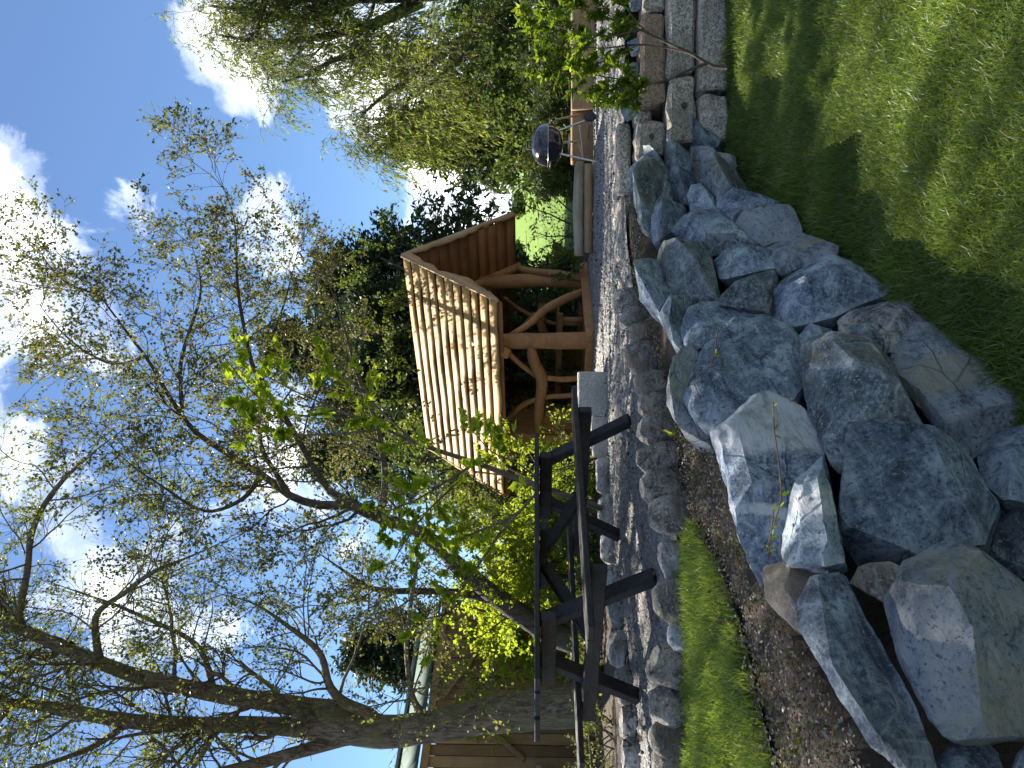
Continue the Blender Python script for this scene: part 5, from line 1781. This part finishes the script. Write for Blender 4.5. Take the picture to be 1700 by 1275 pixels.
def place_leaves(root, pos, dirs, size, meshes, nobj, mat):
    """first nobj leaves as objects sharing meshes, the rest joined"""
    order = rng.permutation(len(pos))
    for idx in order[:nobj]:
        d = Vector(dirs[idx]).normalized()
        up = Vector((rng.normal() * .5, rng.normal() * .5, 1.0))
        x = d.cross(up).normalized(); z = x.cross(d)
        s = size * float(rng.uniform(.65, 1.25))
        m = Matrix((x * s, d * s, z * s)).transposed().to_4x4()
        m.translation = Vector(pos[idx])
        o = bpy.data.objects.new('leaf', meshes[int(rng.integers(len(meshes)))])
        COL.objects.link(o)
        o.parent = root
        o.matrix_world = m
    rest = order[nobj:]
    if len(rest):
        mm = Mesher()
        src = np.array([v.co[:] for v in meshes[0].vertices]); tri = np.array([p.vertices[:] for p in meshes[0].polygons])
        for idx in rest:
            d = unit(np.array(dirs[idx])); up = np.array([rng.normal() * .5, rng.normal() * .5, 1.0])
            x = unit(np.cross(d, up)); z = np.cross(x, d)
            s = size * rng.uniform(.65, 1.25)
            mm.add((src @ np.stack([x, d, z])) * s + pos[idx], tri)
        o = mm.obj('leaves', mat, root); o['kind'] = 'stuff'


def sample_on(P, n, t0=.25):
    B = len(P); m = P.shape[1]
    pi = rng.integers(0, B, n); x = rng.uniform(t0, 1, n) * (m - 1)
    i = np.minimum(x.astype(int), m - 2); f = (x - i)[:, None]
    pos = P[pi, i] * (1 - f) + P[pi, i + 1] * f
    d = unit(unit(P[pi, i + 1] - P[pi, i]) + rng.normal(size=(n, 3)) * .8 + np.array([0, 0, -.35]))
    return pos, d


def sapling():
    D = 7.0
    root = empty('maple_sapling'); tag(root, 'slender maple sapling with large bright new leaves behind the picnic table', 'sapling')
    limbs = [
        [(1000, 845, 15), (940, 822, 14), (880, 802, 13), (800, 772, 12), (740, 752, 11), (690, 735, 9), (640, 712, 7), (560, 680, 5), (470, 640, 3), (400, 600, 2)],
        [(790, 768, 7), (740, 800, 5, -.2), (690, 830, 4, -.3), (640, 850, 3, -.4)],
        [(690, 735, 6), (640, 690, 5, .2), (590, 640, 4, .3), (540, 610, 3, .4), (500, 590, 2, .4)],
        [(640, 712, 6), (560, 720, 5, -.2), (480, 720, 4, -.3), (400, 690, 2, -.4)],
        [(900, 808, 6), (860, 850, 5, .1), (800, 880, 4, .2), (740, 900, 3, .3)],
        [(920, 815, 5), (860, 770, 4, -.1), (810, 745, 3, -.2), (790, 720, 2, -.2)],
        [(560, 680, 5), (500, 690, 4, -.2), (430, 660, 3, -.3), (370, 590, 2, -.4)],
        [(880, 830, 6, .2), (820, 900, 5, .5), (780, 960, 4, .6), (740, 1010, 3, .6), (700, 1050, 2, .6)],
        [(760, 800, 5), (700, 860, 4, -.2), (660, 920, 3, -.3), (640, 960, 2, -.4)],
    ]
    st = Mesher(); P1s = []
    for li, L in enumerate(limbs):
        A = px_limb(L, D, 14, .75)
        st.add(*tubes(A[None, :, :3], A[None, :, 3], 7))
        P1, R1 = children(A[None, :, :3], A[None, :, 3], 11 if li else 18, .25, .7, 35, 75, 5, .15, .03, .3, 1., .6, .003, .4)
        st.add(*tubes(P1, np.minimum(R1, .006), 4)); P1s.append(P1)
    st.obj('stem', M['stem_grey'], root, True)
    P1 = np.concatenate(P1s)
    pos, d = sample_on(P1, 1500, .35)
    place_leaves(root, pos, d, .088, [leaf_mesh('maple', M['leaf_maple'], c) for c in (.1, .25, .4)], 290, M['leaf_maple'])


sapling()


def azalea():
    D = 5.75
    root = empty('leafy_shrub'); tag(root, 'leafy green shrub with thin forked stems in front of the kerbstones', 'shrub')
    st = Mesher()
    limbs = [
        [(1207, 112, 9), (1185, 110, 8), (1172, 104, 8), (1150, 90, 7), (1110, 72, 6), (1065, 50, 5), (1010, 30, 4), (950, 10, 2)],
        [(1175, 105, 7), (1155, 112, 6), (1125, 124, 5), (1100, 138, 4), (1060, 135, 4), (1020, 130, 3), (960, 120, 2)],
        [(1150, 90, 5), (1110, 80, 4, .1), (1060, 74, 4, .15), (1000, 80, 3, .2), (920, 70, 2, .2)],
        [(1110, 72, 5), (1070, 50, 4, -.1), (1020, -10, 3, -.2), (960, -50, 2, -.2)],
        [(1110, 132, 4), (1060, 144, 3, -.1), (1020, 150, 2, -.1)],
        [(1065, 50, 4), (1000, 60, 3, -.15), (930, 45, 3, -.2), (870, 20, 2, -.2)],
        [(1060, 74, 3), (980, 110, 3, .1), (930, 120, 2, .1), (900, 105, 2, .1)],
    ]
    P1s = []
    for li, L in enumerate(limbs):
        A = px_limb(L, D, 14, .8)
        st.add(*tubes(A[None, :, :3], A[None, :, 3], 6))
        P1, R1 = children(A[None, :, :3], A[None, :, 3], 13, .15, .42, 30, 70, 5, .18, .06, .55 if li < 2 else .4, 1., .6, .002, .4)
        st.add(*tubes(P1, np.minimum(R1, .004), 4)); P1s.append(P1)
    st.obj('stem', M['stem_grey'], root, True)
    pos, d = sample_on(np.concatenate(P1s), 4800, .3)
    place_leaves(root, pos, d, .062, [leaf_mesh('oval', M['leaf_azalea'], c) for c in (.15, .3, .5)], 295, M['leaf_azalea'])


azalea()


# sprigs growing out of the rock joints
def sprig(pts, D, label, nl, leaf=.03, seed=0):
    root = empty('creeping_sprig'); tag(root, label, 'sprig')
    A = px_limb([(p[0], p[1], 2.0) for p in pts], D, 12)
    mm = Mesher(); mm.add(*tubes(A[None, :, :3], A[None, :, 3], 5)); mm.obj('stem', M['twig_red'], root)
    pos, d = sample_on(A[None, :, :3], nl, .1)
    place_leaves(root, pos, d, leaf, [leaf_mesh('oval', M['leaf_azalea'], .2)], nl, M['leaf_azalea'])


sprig([(1272, 915), (1282, 880), (1296, 830), (1292, 760), (1285, 710), (1284, 668)], 2.42, 'thin red sprig with few leaves before the banded boulder', 11)
sprig([(1275, 930), (1278, 900), (1282, 870), (1285, 845)], 2.38, 'short leafy sprig hanging beside the wedge-shaped boulder', 14, .026)
sprig([(1180, 610), (1186, 585), (1190, 560), (1192, 548)], 3.2, 'tiny red sprig beside the whitish boulder cap', 6, .03)
sprig([(1078, 700), (1100, 715), (1130, 730), (1165, 745), (1182, 760)], 3.6, 'trailing stem with yellowish oval leaves across the mulch', 9, .045)
